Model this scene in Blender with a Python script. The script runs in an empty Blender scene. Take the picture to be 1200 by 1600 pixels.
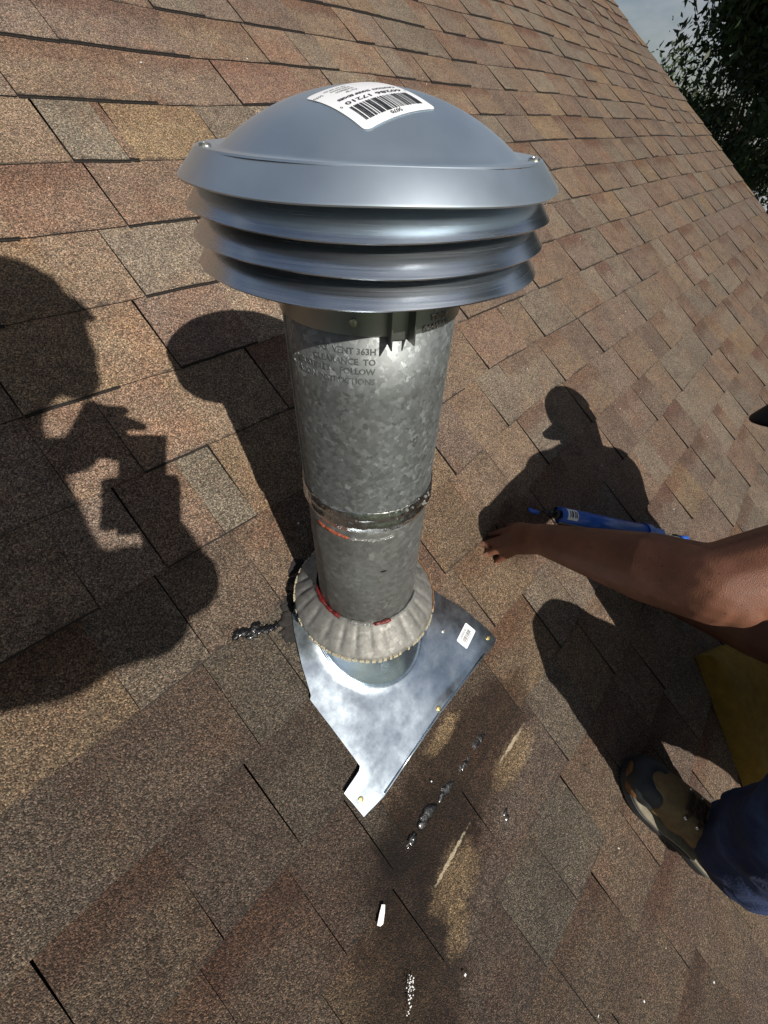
import bpy, bmesh, math, random
import numpy as np
from mathutils import Matrix, Vector, noise

# ------------------------------------------------------------------ camera, sky, sun, exposure
scene = bpy.context.scene
COL = scene.collection
CAM = np.array([-.262, -.2595, .636])
R = np.array([[0.688535, 0.490756, -0.533927], [-0.724302, 0.502066, -0.472564], [0.036153, 0.712101, 0.701146]])
FPX = 640.0                                        # focal length in pixels of a 1200 x 1600 frame (ultra-wide phone lens)
cd = bpy.data.cameras.new('camera'); cam = bpy.data.objects.new('camera', cd); COL.objects.link(cam)
cd.sensor_fit = 'HORIZONTAL'; cd.sensor_width = 36; cd.lens = 36 * FPX / 1200
cd.clip_start = .004; cd.clip_end = 600
M = Matrix.Identity(4)
for i in range(3):
    for j in range(3): M[i][j] = R[i][j]
    M[i][3] = CAM[i]
cam.matrix_world = M
scene.camera = cam
scene.render.resolution_x, scene.render.resolution_y = 768, 1024

S = np.array([0.20345912, 0.82327075, -0.52993363])     # direction the sunlight travels
SUN_EL = math.asin(-S[2]); SUN_AZ = math.atan2(-S[0], -S[1])   # azimuth clockwise from +Y
world = bpy.data.worlds.new('World'); scene.world = world; world.use_nodes = True
wt = world.node_tree; wt.nodes.clear()
def wn(t): return wt.nodes.new(t)
sky = wn('ShaderNodeTexSky'); sky.sky_type = 'NISHITA'; sky.sun_disc = False
sky.sun_elevation = SUN_EL; sky.sun_rotation = SUN_AZ; sky.air_density = 1.0; sky.dust_density = 1.2; sky.ozone_density = 1.5
bg = wn('ShaderNodeBackground'); wo = wn('ShaderNodeOutputWorld')
tc = wn('ShaderNodeTexCoord'); mp = wn('ShaderNodeMapping'); mp.inputs['Scale'].default_value = (1, 1, 2.6)
nz = wn('ShaderNodeTexNoise'); nz.inputs['Scale'].default_value = 3.6; nz.inputs['Detail'].default_value = 7; nz.inputs['Roughness'].default_value = .58
rp = wn('ShaderNodeValToRGB'); rp.color_ramp.elements[0].position = .44; rp.color_ramp.elements[1].position = .62
mx = wn('ShaderNodeMix'); mx.data_type = 'RGBA'; mx.inputs[7].default_value = (7.5, 7.6, 7.9, 1)
sc_ = wn('ShaderNodeMath'); sc_.operation = 'MULTIPLY'; sc_.inputs[1].default_value = .7
wt.links.new(tc.outputs['Generated'], mp.inputs[0]); wt.links.new(mp.outputs[0], nz.inputs['Vector'])
wt.links.new(nz.outputs[0], rp.inputs[0]); wt.links.new(rp.outputs[0], sc_.inputs[0]); wt.links.new(sc_.outputs[0], mx.inputs[0])
wt.links.new(sky.outputs[0], mx.inputs[6]); wt.links.new(mx.outputs[2], bg.inputs[0]); bg.inputs[1].default_value = .05
wt.links.new(bg.outputs[0], wo.inputs[0])

sd = bpy.data.lights.new('sun', 'SUN'); sd.energy = 4.8; sd.angle = math.radians(.53); sd.color = (1, .95, .88)
sun = bpy.data.objects.new('sun', sd); COL.objects.link(sun)
sun.rotation_euler = Vector(S).to_track_quat('-Z', 'Y').to_euler(); sun.location = (-3, -8, 8)
scene.view_settings.view_transform = 'Standard'; scene.view_settings.look = 'None'
scene.view_settings.gamma = 1; scene.view_settings.exposure = 0.22; scene.view_settings.use_curve_mapping = False

random.seed(7); rng = np.random.default_rng(7)
TH = math.radians(33.7)
UX = np.array([1., 0, 0]); UU = np.array([0, math.cos(TH), math.sin(TH)]); UN = np.array([0, -math.sin(TH), math.cos(TH)])
def P(s, t, h=0.): return UX * s + UU * t + UN * h        # roof coordinates -> world (origin: pipe axis on the roof)
def C2W(x, y, z): return CAM + R @ np.array([x, y, z], float)

# ------------------------------------------------------------------ helpers
BASE = {}
def empty(name, loc, label=None, cat=None, group=None):
    o = bpy.data.objects.new(name, None); COL.objects.link(o); o.location = tuple(loc); o.empty_display_size = .05
    BASE[o] = np.array(loc, float); tag(o, label, cat, group); return o
def tag(o, label=None, cat=None, group=None, kind=None):
    if label: o['label'] = label
    if cat: o['category'] = cat
    if group: o['group'] = group
    if kind: o['kind'] = kind
    return o
def mk(name, V, F, mat, parent=None, loc=None, smooth=False):
    """V in world coordinates -> one mesh object, origin at loc (or at its parent's base)."""
    V = np.asarray(V, float)
    base = BASE[parent] if parent is not None else np.zeros(3)
    o0 = np.array(loc, float) if loc is not None else (base if parent is not None else V.mean(0))
    me = bpy.data.meshes.new(name); me.from_pydata((V - o0).tolist(), [], [tuple(f) for f in F])
    if smooth: me.shade_smooth()
    me.materials.append(mat); me.update()
    o = bpy.data.objects.new(name, me); COL.objects.link(o)
    o.location = tuple(o0 - base)
    if parent is not None: o.parent = parent
    BASE[o] = o0
    return o
class MB:
    def __init__(s): s.v = []; s.f = []
    def add(s, V, F):
        n = len(s.v); s.v.extend([tuple(p) for p in V]); s.f.extend([tuple(i + n for i in f) for f in F]); return s
    def box(s, c, ax, ay, az):
        c, ax, ay, az = map(lambda q: np.array(q, float), (c, ax, ay, az))
        V = [c + i * ax + j * ay + k * az for k in (-1, 1) for j in (-1, 1) for i in (-1, 1)]
        return s.add(V, [(0, 2, 3, 1), (4, 5, 7, 6), (0, 1, 5, 4), (1, 3, 7, 5), (3, 2, 6, 7), (2, 0, 4, 6)])
    def tube(s, pts, rad, n=8, flat=None):
        pts = [np.array(p, float) for p in pts]; m = len(pts)
        rad = rad if hasattr(rad, '__len__') else [rad] * m
        V = []; prev = None
        for i, p in enumerate(pts):
            d = pts[min(i + 1, m - 1)] - pts[max(i - 1, 0)]; d /= np.linalg.norm(d) + 1e-12
            a = np.cross(d, prev if prev is not None and abs(d @ prev) < .95 else (UN if abs(d @ UN) < .9 else UX))
            a /= np.linalg.norm(a); b = np.cross(a, d); prev = b
            for k in range(n):
                q = 2 * math.pi * k / n; V.append(p + rad[i] * (math.cos(q) * a + math.sin(q) * b))
        F = [(i * n + k, i * n + (k + 1) % n, (i + 1) * n + (k + 1) % n, (i + 1) * n + k) for i in range(m - 1) for k in range(n)]
        V.append(pts[0]); V.append(pts[-1]); c0 = m * n
        F += [(c0, (k + 1) % n, k) for k in range(n)] + [(c0 + 1, (m - 1) * n + k, (m - 1) * n + (k + 1) % n) for k in range(n)]
        return s.add(V, F)
    def obj(s, name, mat, parent=None, loc=None, smooth=False): return mk(name, s.v, s.f, mat, parent, loc, smooth)
def lathe(prof, n=96, fn=None, centre=(0, 0), closed=True, a0=0, a1=2 * math.pi):
    full = abs(a1 - a0 - 2 * math.pi) < 1e-6; m = len(prof); V = []; na = n if full else n + 1
    for i in range(na):
        a = a0 + (a1 - a0) * i / n
        for r, z in prof:
            if fn: r, z = fn(r, z, a)
            V.append((centre[0] + r * math.cos(a), centre[1] + r * math.sin(a), z))
    F = []
    for i in range(n):
        i2 = (i + 1) % na
        for j in range(m if closed else m - 1):
            j2 = (j + 1) % m
            F.append((i * m + j, i2 * m + j, i2 * m + j2, i * m + j2))
    return V, F
def sphere_vf(c, r, n=10, m=7, ax=None):
    c = np.array(c, float); V = [c + np.array([0, 0, r])]
    for i in range(1, m):
        q = math.pi * i / m
        for k in range(n): V.append(c + r * np.array([math.sin(q) * math.cos(2 * math.pi * k / n), math.sin(q) * math.sin(2 * math.pi * k / n), math.cos(q)]))
    V.append(c - np.array([0, 0, r])); F = [(0, 1 + k, 1 + (k + 1) % n) for k in range(n)]
    for i in range(m - 2):
        for k in range(n): F.append((1 + i * n + k, 1 + (i + 1) * n + k, 1 + (i + 1) * n + (k + 1) % n, 1 + i * n + (k + 1) % n))
    l = len(V) - 1; F += [(l, 1 + (m - 2) * n + (k + 1) % n, 1 + (m - 2) * n + k) for k in range(n)]
    return V, F
def caps_mesh(caps):
    """overlapping rounded cones; blended later by a voxel remesh"""
    b = MB()
    for a, c, ra, rb in caps:
        a = np.array(a, float); c = np.array(c, float)
        b.add(*sphere_vf(a, ra, 14, 9)); b.add(*sphere_vf(c, rb, 14, 9))
        if np.linalg.norm(c - a) > 1e-4: b.tube([a, c], [ra, rb], 14)
    return b
def body(name, caps, voxel, mat, parent, smooth=6, disp=0., dscale=20., extra=None):
    b = caps_mesh(caps)
    if extra: b.add(*extra)
    t = mk('tmp', b.v, b.f, mat, parent)
    md = t.modifiers.new('r', 'REMESH'); md.mode = 'VOXEL'; md.voxel_size = voxel
    sm = t.modifiers.new('s', 'SMOOTH'); sm.factor = .5; sm.iterations = smooth
    dg = bpy.context.evaluated_depsgraph_get(); me = bpy.data.meshes.new_from_object(t.evaluated_get(dg))
    bpy.data.objects.remove(t)
    me.name = name; me.shade_smooth()
    if disp:
        nv = len(me.vertices); co = np.empty(nv * 3); nr = np.empty(nv * 3); me.vertices.foreach_get('co', co); me.vertex_normals.foreach_get('vector', nr)
        co = co.reshape(-1, 3); nr = nr.reshape(-1, 3)
        w = np.array([noise.noise(Vector(p * dscale)) + .5 * abs(noise.noise(Vector(p * dscale * 2.3) + Vector((3, 1, 7)))) for p in co])
        co += nr * (w * disp)[:, None]; me.vertices.foreach_set('co', co.ravel()); me.update()
    me.materials.clear(); me.materials.append(mat)
    o = bpy.data.objects.new(name, me); COL.objects.link(o); o.parent = parent; BASE[o] = BASE[parent]
    return o
def text_vf(txt, size, bold=0.):
    c = bpy.data.curves.new('t', 'FONT'); c.body = txt; c.size = size; c.offset = bold; c.resolution_u = 2
    o = bpy.data.objects.new('t', c); COL.objects.link(o)
    dg = bpy.context.evaluated_depsgraph_get(); me = bpy.data.meshes.new_from_object(o.evaluated_get(dg))
    V = [tuple(v.co) for v in me.vertices]; F = [tuple(p.vertices) for p in me.polygons]
    bpy.data.objects.remove(o); bpy.data.meshes.remove(me); bpy.data.curves.remove(c)
    return np.array(V), F

# ------------------------------------------------------------------ materials
class NT:
    def __init__(s, name):
        s.m = bpy.data.materials.new(name); s.m.use_nodes = True; s.t = s.m.node_tree; s.b = s.t.nodes['Principled BSDF']; s.out = s.t.nodes['Material Output']
        s.pos = s.t.nodes.new('ShaderNodeNewGeometry').outputs['Position']
    def n(s, typ, **kw):
        o = s.t.nodes.new(typ)
        for k, v in kw.items(): setattr(o, k, v)
        return o
    def link(s, a, b): s.t.links.new(a, b)
    def put(s, sock, v):
        if hasattr(v, 'is_output'): s.link(v, sock)
        else: sock.default_value = v
    def math(s, op, a, b=0., c=0., clamp=False):
        o = s.n('ShaderNodeMath', operation=op, use_clamp=clamp); s.put(o.inputs[0], a); s.put(o.inputs[1], b)
        if op in ('MULTIPLY_ADD', 'SMOOTH_MIN'): s.put(o.inputs[2], c)
        return o.outputs[0]
    def noise(s, scale, detail=3, rough=.55, vec=None, col=False, dist=0.):
        o = s.n('ShaderNodeTexNoise'); o.inputs['Scale'].default_value = scale; o.inputs['Detail'].default_value = detail; o.inputs['Roughness'].default_value = rough
        o.inputs['Distortion'].default_value = dist
        s.link(vec or s.pos, o.inputs['Vector']); return o.outputs[1 if col else 0]
    def vor(s, scale, feature='F1', out=0, rnd=1., vec=None):
        o = s.n('ShaderNodeTexVoronoi', feature=feature); o.inputs['Scale'].default_value = scale; o.inputs['Randomness'].default_value = rnd
        s.link(vec or s.pos, o.inputs['Vector']); return o.outputs[out]
    def ramp(s, fac, stops, interp='LINEAR'):
        o = s.n('ShaderNodeValToRGB'); cr = o.color_ramp; cr.interpolation = interp
        while len(cr.elements) > 1: cr.elements.remove(cr.elements[-1])
        for i, (p, c) in enumerate(stops):
            e = cr.elements[0] if i == 0 else cr.elements.new(p)
            e.position = p; e.color = (c, c, c, 1) if not hasattr(c, '__len__') else (*c, 1)
        s.put(o.inputs[0], fac); return o.outputs[0]
    def mix(s, fac, a, b, blend='MIX'):
        o = s.n('ShaderNodeMix', data_type='RGBA', blend_type=blend); s.put(o.inputs[0], fac)
        for k, v in ((6, a), (7, b)):
            s.put(o.inputs[k], v if hasattr(v, 'is_output') else (*v, 1) if len(v) == 3 else v)
        return o.outputs[2]
    def maprange(s, v, a, b, c=0., d=1., smooth=True):
        o = s.n('ShaderNodeMapRange', interpolation_type='SMOOTHSTEP' if smooth else 'LINEAR'); s.put(o.inputs[0], v)
        for i, q in enumerate((a, b, c, d)): o.inputs[i + 1].default_value = q
        return o.outputs[0]
    def bump(s, h, strength=.5, dist=.001, nrm=None):
        o = s.n('ShaderNodeBump'); o.inputs['Strength'].default_value = strength; o.inputs['Distance'].default_value = dist
        s.link(h, o.inputs['Height'])
        if nrm: s.link(nrm, o.inputs['Normal'])
        s.link(o.outputs[0], s.b.inputs['Normal']); return o.outputs[0]
    def set(s, **kw):
        for k, v in kw.items():
            k = k.replace('_', ' ').title().replace('Ior', 'IOR')
            if hasattr(v, '__len__') and not hasattr(v, 'is_output') and len(v) == 3: v = (*v, 1)
            s.put(s.b.inputs[k], v)
        return s

def shingle_mat(name, attr):
    n = NT(name)
    if attr:
        a = n.n('ShaderNodeVertexColor', layer_name='tone'); tone, band = a.outputs[0], a.outputs[1]
    else:
        a = n.n('ShaderNodeObjectInfo'); tone, band = a.outputs['Color'], a.outputs['Alpha']
    uv = n.n('ShaderNodeUVMap', uv_map='uv').outputs[0]; sx = n.n('ShaderNodeSeparateXYZ'); n.link(uv, sx.inputs[0]); v = sx.outputs[1]
    ps = n.n('ShaderNodeSeparateXYZ'); n.link(n.pos, ps.inputs[0])
    s_ = ps.outputs[0]; t_ = n.math('ADD', n.math('MULTIPLY', ps.outputs[1], math.cos(TH)), n.math('MULTIPLY', ps.outputs[2], math.sin(TH)))
    gran = n.n('ShaderNodeTexVoronoi'); gran.inputs['Scale'].default_value = 680; n.link(n.pos, gran.inputs['Vector'])
    gs = n.n('ShaderNodeSeparateColor'); n.link(gran.outputs['Color'], gs.inputs[0])
    g = n.ramp(gs.outputs[0], [(0, .22), (.3, .5), (.62, .98), (.85, 1.45), (.95, 2.0), (1, 2.6)])
    col = n.mix(1., tone, g, 'MULTIPLY')
    # granule hue spread: rust and grey grains among the brown
    col = n.mix(n.math('MULTIPLY', n.ramp(gs.outputs[1], [(0, 0), (.75, 0), (.85, 1)]), .3), col, n.mix(1., col, (1.35, .8, .58), 'MULTIPLY'))
    col = n.mix(n.math('MULTIPLY', n.ramp(gs.outputs[2], [(0, 0), (.7, 0), (.8, 1)]), .5), col, n.mix(1., col, (.9, 1.02, 1.12), 'MULTIPLY'))
    # blotches from batch blending
    col = n.mix(1., col, n.ramp(n.noise(22, 4, .65), [(.25, (.72, .68, .66)), (.5, (1., 1., 1.)), (.75, (1.22, 1.2, 1.1))]), 'MULTIPLY')
    col = n.mix(n.math('MULTIPLY', n.maprange(n.noise(9, 3), .52, .68), .35), col, n.mix(1., col, (1.12, .85, .74), 'MULTIPLY'))
    # factory shade band towards the head of some tabs
    bn = n.math('MULTIPLY', n.maprange(n.math('ADD', v, n.math('MULTIPLY', n.noise(60, 2), .25)), .62, .95), band)
    col = n.mix(bn, col, n.mix(1., col, (.76, .63, .60), 'MULTIPLY'))
    # grime in scattered patches, worn bald spots where the asphalt shows
    col = n.mix(n.math('MULTIPLY', n.maprange(n.noise(5.5, 5, .7), .5, .75), .5), col, n.mix(1., col, (.5, .47, .44), 'MULTIPLY'))
    bald = n.math('MULTIPLY', n.maprange(n.noise(75, 3, .7), .68, .73), n.maprange(n.noise(8, 2), .45, .6))
    col = n.mix(n.math('MULTIPLY', bald, .7), col, (.022, .019, .017))
    ew = n.math('MULTIPLY', n.maprange(n.math('ADD', v, n.math('MULTIPLY', n.noise(70, 4, .7), .22)), .10, .155, 1, 0), n.maprange(n.noise(13, 2), .42, .6))
    col = n.mix(n.math('MULTIPLY', ew, .75), col, (.03, .025, .022))
    def ell(s0, t0, a, b, ang=0., amp=.5, sc=28, soft=.5):
        ds = n.math('SUBTRACT', s_, s0); dt = n.math('SUBTRACT', t_, t0); c, si = math.cos(ang), math.sin(ang)
        x = n.math('DIVIDE', n.math('ADD', n.math('MULTIPLY', ds, c), n.math('MULTIPLY', dt, si)), a)
        y = n.math('DIVIDE', n.math('SUBTRACT', n.math('MULTIPLY', dt, c), n.math('MULTIPLY', ds, si)), b)
        d = n.math('ADD', n.math('MULTIPLY', x, x), n.math('MULTIPLY', y, y))
        d = n.math('ADD', d, n.math('MULTIPLY', n.math('SUBTRACT', n.noise(sc, 3), .5), amp * 2))
        return n.maprange(d, 1 - soft, 1 + soft, 1, 0)
    # spilled solvent / oil stain down-slope of the flashing, with pale tan patches and thin streaks
    for args, k in (((-.01, -.295, .20, .085), .85), ((-.13, -.335, .10, .09), .7), ((-.20, -.36, .08, .09), .6), ((-.25, -.41, .09, .09), .6), ((-.30, -.46, .10, .08), .5), ((-.22, -.27, .05, .04), .5), ((.42, -.07, .10, .07), .75)):
        col = n.mix(n.math('MULTIPLY', ell(*args, amp=.7), k), col, n.mix(1., col, (.36, .28, .22), 'MULTIPLY'))
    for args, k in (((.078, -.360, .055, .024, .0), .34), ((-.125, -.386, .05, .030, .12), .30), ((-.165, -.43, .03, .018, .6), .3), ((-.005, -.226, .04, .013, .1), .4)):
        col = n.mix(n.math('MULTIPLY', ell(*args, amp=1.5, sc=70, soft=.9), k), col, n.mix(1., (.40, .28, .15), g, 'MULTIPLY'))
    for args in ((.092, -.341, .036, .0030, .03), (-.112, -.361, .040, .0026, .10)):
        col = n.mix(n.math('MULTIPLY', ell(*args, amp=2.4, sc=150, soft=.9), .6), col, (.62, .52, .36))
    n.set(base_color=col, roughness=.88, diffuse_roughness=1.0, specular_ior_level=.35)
    hgt = n.math('ADD', n.math('MULTIPLY', gran.outputs['Distance'], -680 * .3), n.math('MULTIPLY', gs.outputs[0], .6))
    hgt = n.math('ADD', hgt, n.math('MULTIPLY', n.noise(120, 3), .7))
    n.bump(hgt, .55, .0007)
    return n.m

def metal(name, col, rough, rvar=.1, spangle=0, scale=60, bumps=.15, blot=None, metallic=1.):
    n = NT(name); c = None; r = None
    if spangle:
        vc = n.n('ShaderNodeSeparateColor'); n.link(n.vor(scale, out=1, vec=n.mix(.009, n.pos, n.noise(scale * .9, 2, col=True))), vc.inputs[0])
        k = vc.outputs[0]
        c = n.mix(1., col, n.ramp(k, [(0, 1 - .55 * spangle), (.45, 1 - .25 * spangle), (.8, 1.), (.93, 1 + .35 * spangle), (1, 1 + .8 * spangle)]), 'MULTIPLY')
        r = n.maprange(vc.outputs[1], 0, 1, rough - rvar, rough + rvar, False)
        n.bump(n.math('ADD', vc.outputs[2], n.math('MULTIPLY', n.noise(25, 2), .5)), bumps, .0012)
    else:
        nzv = n.noise(scale, 5, .65)
        c = n.mix(1., col, n.ramp(nzv, [(.25, 1 - .22 * min(1, rvar * 12)), (.5, 1.), (.75, 1 + .1 * min(1, rvar * 12))]), 'MULTIPLY')
        r = n.maprange(nzv, .25, .75, rough - rvar, rough + rvar, False)
        if bumps: n.bump(n.noise(scale * .35, 3), bumps, .002)
    if blot: c = n.mix(n.math('MULTIPLY', n.maprange(n.noise(blot[0], 5, .7), .48, .7), blot[2]), c, blot[1])
    n.set(base_color=c, metallic=metallic, roughness=r)
    return n.m
def plain(name, col, rough=.6, scale=40, var=.25, bump=0., bdist=.002, bscale=None, **kw):
    n = NT(name)
    c = n.mix(1., col, n.ramp(n.noise(scale, 4, .6), [(.25, 1 - var), (.5, 1.), (.75, 1 + var)]), 'MULTIPLY')
    n.set(base_color=c, roughness=rough, **kw)
    if bump: n.bump(n.noise(bscale or scale, 4, .6), bump, bdist)
    return n.m

MAT = {}
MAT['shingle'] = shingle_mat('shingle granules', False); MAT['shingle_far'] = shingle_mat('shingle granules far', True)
MAT['asphalt'] = plain('cut asphalt edge', (.016, .013, .011), .9, 200, .6, .6, .001)
MAT['felt'] = plain('roof felt', (.012, .011, .010), .95)
MAT['cap'] = metal('satin galvanised cap', (.74, .835, .90), .40, .035, 0, 9, .0)
n = NT('brushed galvanised louver'); vm = n.n('ShaderNodeVectorMath', operation='MULTIPLY'); vm.inputs[1].default_value = (14, 14, 1500); n.link(n.pos, vm.inputs[0])
bz = n.noise(1., 3, .6, vec=vm.outputs[0]); n.set(base_color=n.mix(1., (.68, .73, .77), n.ramp(bz, [(.3, .90), (.5, 1.), (.7, 1.05)]), 'MULTIPLY'), metallic=1., roughness=n.maprange(bz, .3, .7, .22, .28, False)); MAT['fin'] = n.m
MAT['sleeve'] = metal('galvanised sleeve', (.30, .31, .30), .35, .05, 0, 40, .03)
MAT['pipe'] = metal('spangled galvanised pipe', (.27, .29, .288), .60, .07, .55, 240, .10, (11, (.22, .232, .225), .5), .9)
MAT['pipe_old'] = metal('weathered galvanised pipe', (.24, .247, .235), .58, .08, .3, 170, .15, (22, (.16, .16, .145), .7), .8)
MAT['collar'] = metal('oxidised galvanised collar', (.26, .255, .235), .66, .06, .3, 160, .4, (45, (.15, .145, .125), .7), .6)
MAT['flash'] = metal('bright galvanised flashing', (.62, .70, .76), .23, .05, 0, 38, .06, (10, (.48, .54, .60), .55))
MAT['foil'] = metal('crumpled foil tape', (.62, .63, .63), .25, .1, 0, 160, .9)
MAT['screw'] = metal('zinc screw', (.62, .60, .52), .3, .05, 0, 200, 0)
MAT['brass'] = metal('yellow zinc nail head', (.55, .45, .18), .4, .05, 0, 300, 0)
MAT['rust'] = plain('rust deposit', (.20, .09, .03), .9, 90, .5)
MAT['caulk_y'] = plain('aged yellow sealant', (.45, .40, .27), .7, 300, .35, .8, .002)
MAT['red'] = plain('red silicone', (.13, .010, .008), .3, 300, .5, .8, .002, coat_weight=.6)
MAT['orange'] = plain('orange silicone', (.24, .055, .022), .5, 300, .4, .8, .002)
MAT['clear'] = plain('clear silicone', (.32, .32, .30), .12, 200, .3, .6, .002, transmission_weight=.55, ior=1.4)
MAT['tar'] = plain('wet roofing cement', (.004, .0035, .004), .35, 260, .5, .5, .002, coat_weight=.7, coat_roughness=.12, specular_ior_level=.3)
MAT['paper'] = plain('white label paper', (.80, .81, .82), .38, 60, .03)
MAT['ink'] = plain('black print', (.02, .02, .022), .5, 60, .1)
MAT['chip'] = plain('white scrap', (.75, .75, .73), .6, 300, .15, .4)
MAT['blue'] = plain('blue enamel', (.018, .10, .45), .35, 60, .2, coat_weight=.3)
MAT['gray'] = metal('grey steel', (.40, .39, .37), .4, .08, 0, 90, .1)
MAT['foam'] = plain('yellow foam', (.22, .13, .014), .95, 35, .25, .8, .004, 160)
MAT['denim'] = None
n = NT('blue denim'); w1 = n.n('ShaderNodeTexWave'); w1.inputs['Scale'].default_value = 320; w1.inputs['Distortion'].default_value = 2; n.link(n.pos, w1.inputs[0])
c = n.mix(1., n.ramp(n.noise(14, 4), [(.3, (.006, .012, .042)), (.55, (.013, .030, .095)), (.75, (.04, .085, .21))]), n.ramp(w1.outputs[1], [(0, .75), (1, 1.15)]), 'MULTIPLY')
n.set(base_color=c, roughness=.9); n.bump(n.math('ADD', n.noise(30, 4), n.math('MULTIPLY', w1.outputs[1], .05)), .6, .008); MAT['denim'] = n.m
n = NT('skin'); c = n.ramp(n.noise(18, 4), [(.3, (.105, .042, .023)), (.55, (.16, .066, .037)), (.8, (.21, .092, .052))])
c = n.mix(n.math('MULTIPLY', n.maprange(n.vor(75), .0, .16, 1, 0), .75), c, (.02, .012, .01))
c = n.mix(n.math('MULTIPLY', n.maprange(n.vor(120), .0, .07, 1, 0), .5), c, (.5, .42, .36))
n.set(base_color=c, roughness=.58, specular_ior_level=.35, subsurface_weight=.08); n.b.inputs['Subsurface Radius'].default_value = (.012, .005, .003)
n.bump(n.math('ADD', n.vor(700), n.math('MULTIPLY', n.noise(60, 3), .8)), .35, .0012); MAT['skin'] = n.m
MAT['nail'] = plain('finger nail', (.22, .11, .075), .35, 200, .1)
MAT['shirt'] = plain('dark shirt cloth', (.05, .055, .06), .9, 25, .3, .5, .006)
MAT['shirt2'] = plain('grey shirt cloth', (.16, .17, .19), .9, 25, .3, .5, .006)
MAT['hair'] = plain('dark hair', (.012, .010, .008), .6, 200, .4, .8)
MAT['black'] = plain('black plastic', (.008, .008, .009), .28, 60, .2)
MAT['cap_cloth'] = plain('black cap', (.004, .004, .005), .6, 60, .2, specular_ior_level=.1)
MAT['leather'] = plain('tan leather', (.16, .105, .042), .75, 45, .35, .5, .003, 120)
MAT['leather_o'] = plain('orange tan leather', (.17, .075, .018), .75, 45, .35, .4, .003, 120)
MAT['rubber'] = plain('dark grey rubber', (.018, .021, .023), .6, 70, .3, .3, .002)
MAT['midsole'] = plain('pale midsole', (.17, .15, .105), .8, 60, .3)
MAT['lace'] = plain('brown lace', (.05, .032, .018), .9, 200, .4)
MAT['bark'] = plain('bark', (.07, .05, .035), .95, 12, .4, 1., .03)
MAT['lawn'] = plain('lawn', (.035, .06, .018), .95, 3, .5, 1., .05)
MAT['siding'] = plain('pale siding', (.55, .53, .48), .8, 4, .1)
MAT['grey_roof'] = plain('weathered grey shingle', (.34, .36, .38), .9, 6, .3, .5, .01)
MAT['window'] = plain('dark window glass', (.03, .035, .04), .1, 5, .2)
def leaf_mat(name, c1, c2):
    n = NT(name); oi = n.n('ShaderNodeAttribute', attribute_name='var')
    c = n.mix(oi.outputs['Fac'], c1, c2); n.set(base_color=c, roughness=.55)
    tr = n.n('ShaderNodeBsdfTranslucent'); n.put(tr.inputs[0], n.mix(1., c, (1.2, 1.4, .5), 'MULTIPLY'))
    ms = n.n('ShaderNodeMixShader'); ms.inputs[0].default_value = .2
    n.link(n.b.outputs[0], ms.inputs[1]); n.link(tr.outputs[0], ms.inputs[2]); n.link(ms.outputs[0], n.out.inputs[0]); return n.m
MAT['leaf'] = leaf_mat('dark leaves', (.012, .022, .008), (.035, .055, .016)); MAT['leaf2'] = leaf_mat('olive leaves', (.03, .05, .014), (.07, .10, .03))

# ------------------------------------------------------------------ ground and house
GZ = -4.0
g = 240
ground = mk('ground', [(-g, -g, GZ), (g, -g, GZ), (g, g, GZ), (-g, g, GZ)], [(0, 1, 2, 3)], MAT['lawn'], loc=(0, 0, GZ)); tag(ground, kind='structure')
S0, S1, TB, TT = -3.2, 4.58, -2.6, 3.9          # rake, rake, eave, ridge in roof coordinates
prof = [(TB * math.cos(TH), TB * math.sin(TH)), (TT * math.cos(TH), TT * math.sin(TH))]
yR, zR = prof[1]; yE, zE = prof[0]; yF = 2 * yR - yE
d = .16
poly = [(yE, zE), (yR, zR), (yF, zE), (yF, zE - d), (yR, zR - d * 1.2), (yE, zE - d)]
V = [(x, y, z - .013) for x in (S0, S1 - .03) for y, z in poly]
F = [(i, (i + 1) % 6, 6 + (i + 1) % 6, 6 + i) for i in range(6)] + [(0, 5, 4, 1), (1, 4, 3, 2), (6, 7, 10, 11), (7, 8, 9, 10)]
roof = mk('roof', V, F, MAT['felt'], loc=(0, 0, 0)); tag(roof, kind='structure')
house = empty('house', ((S0 + S1) / 2, yR, GZ), 'house whose brown shingle roof carries the metal vent pipe', 'house')
x0, x1, y0, y1 = S0 + .35, S1 - .35, yE + .4, yF - .4
hz = zE + .40 * math.tan(TH) - .2
b = MB(); b.add([(x, y, z) for x in (x0, x1) for y, z in ((y0, GZ), (y0, hz), (yR, zR - .25), (y1, hz), (y1, GZ))],
                [(0, 1, 6, 5), (3, 4, 9, 8), (0, 4, 3, 2, 1), (5, 6, 7, 8, 9), (0, 5, 9, 4)])
b.obj('wall', MAT['siding'], house)
for xx in (x1,):
    for yy in (y0 + 1.2, y1 - 1.2):
        wv = MB(); wv.box((xx + .02, yy, GZ + 1.5), (.03, 0, 0), (0, .5, 0), (0, 0, .65)); wv.obj('window', MAT['window'], house)
fb = MB(); fb.box(P((S0 + S1) / 2, TB - .012, -.09), UX * ((S1 - S0) / 2 - .05), UU * .01, UN * .08); fb.obj('fascia_board', MAT['siding'], house)

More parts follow.
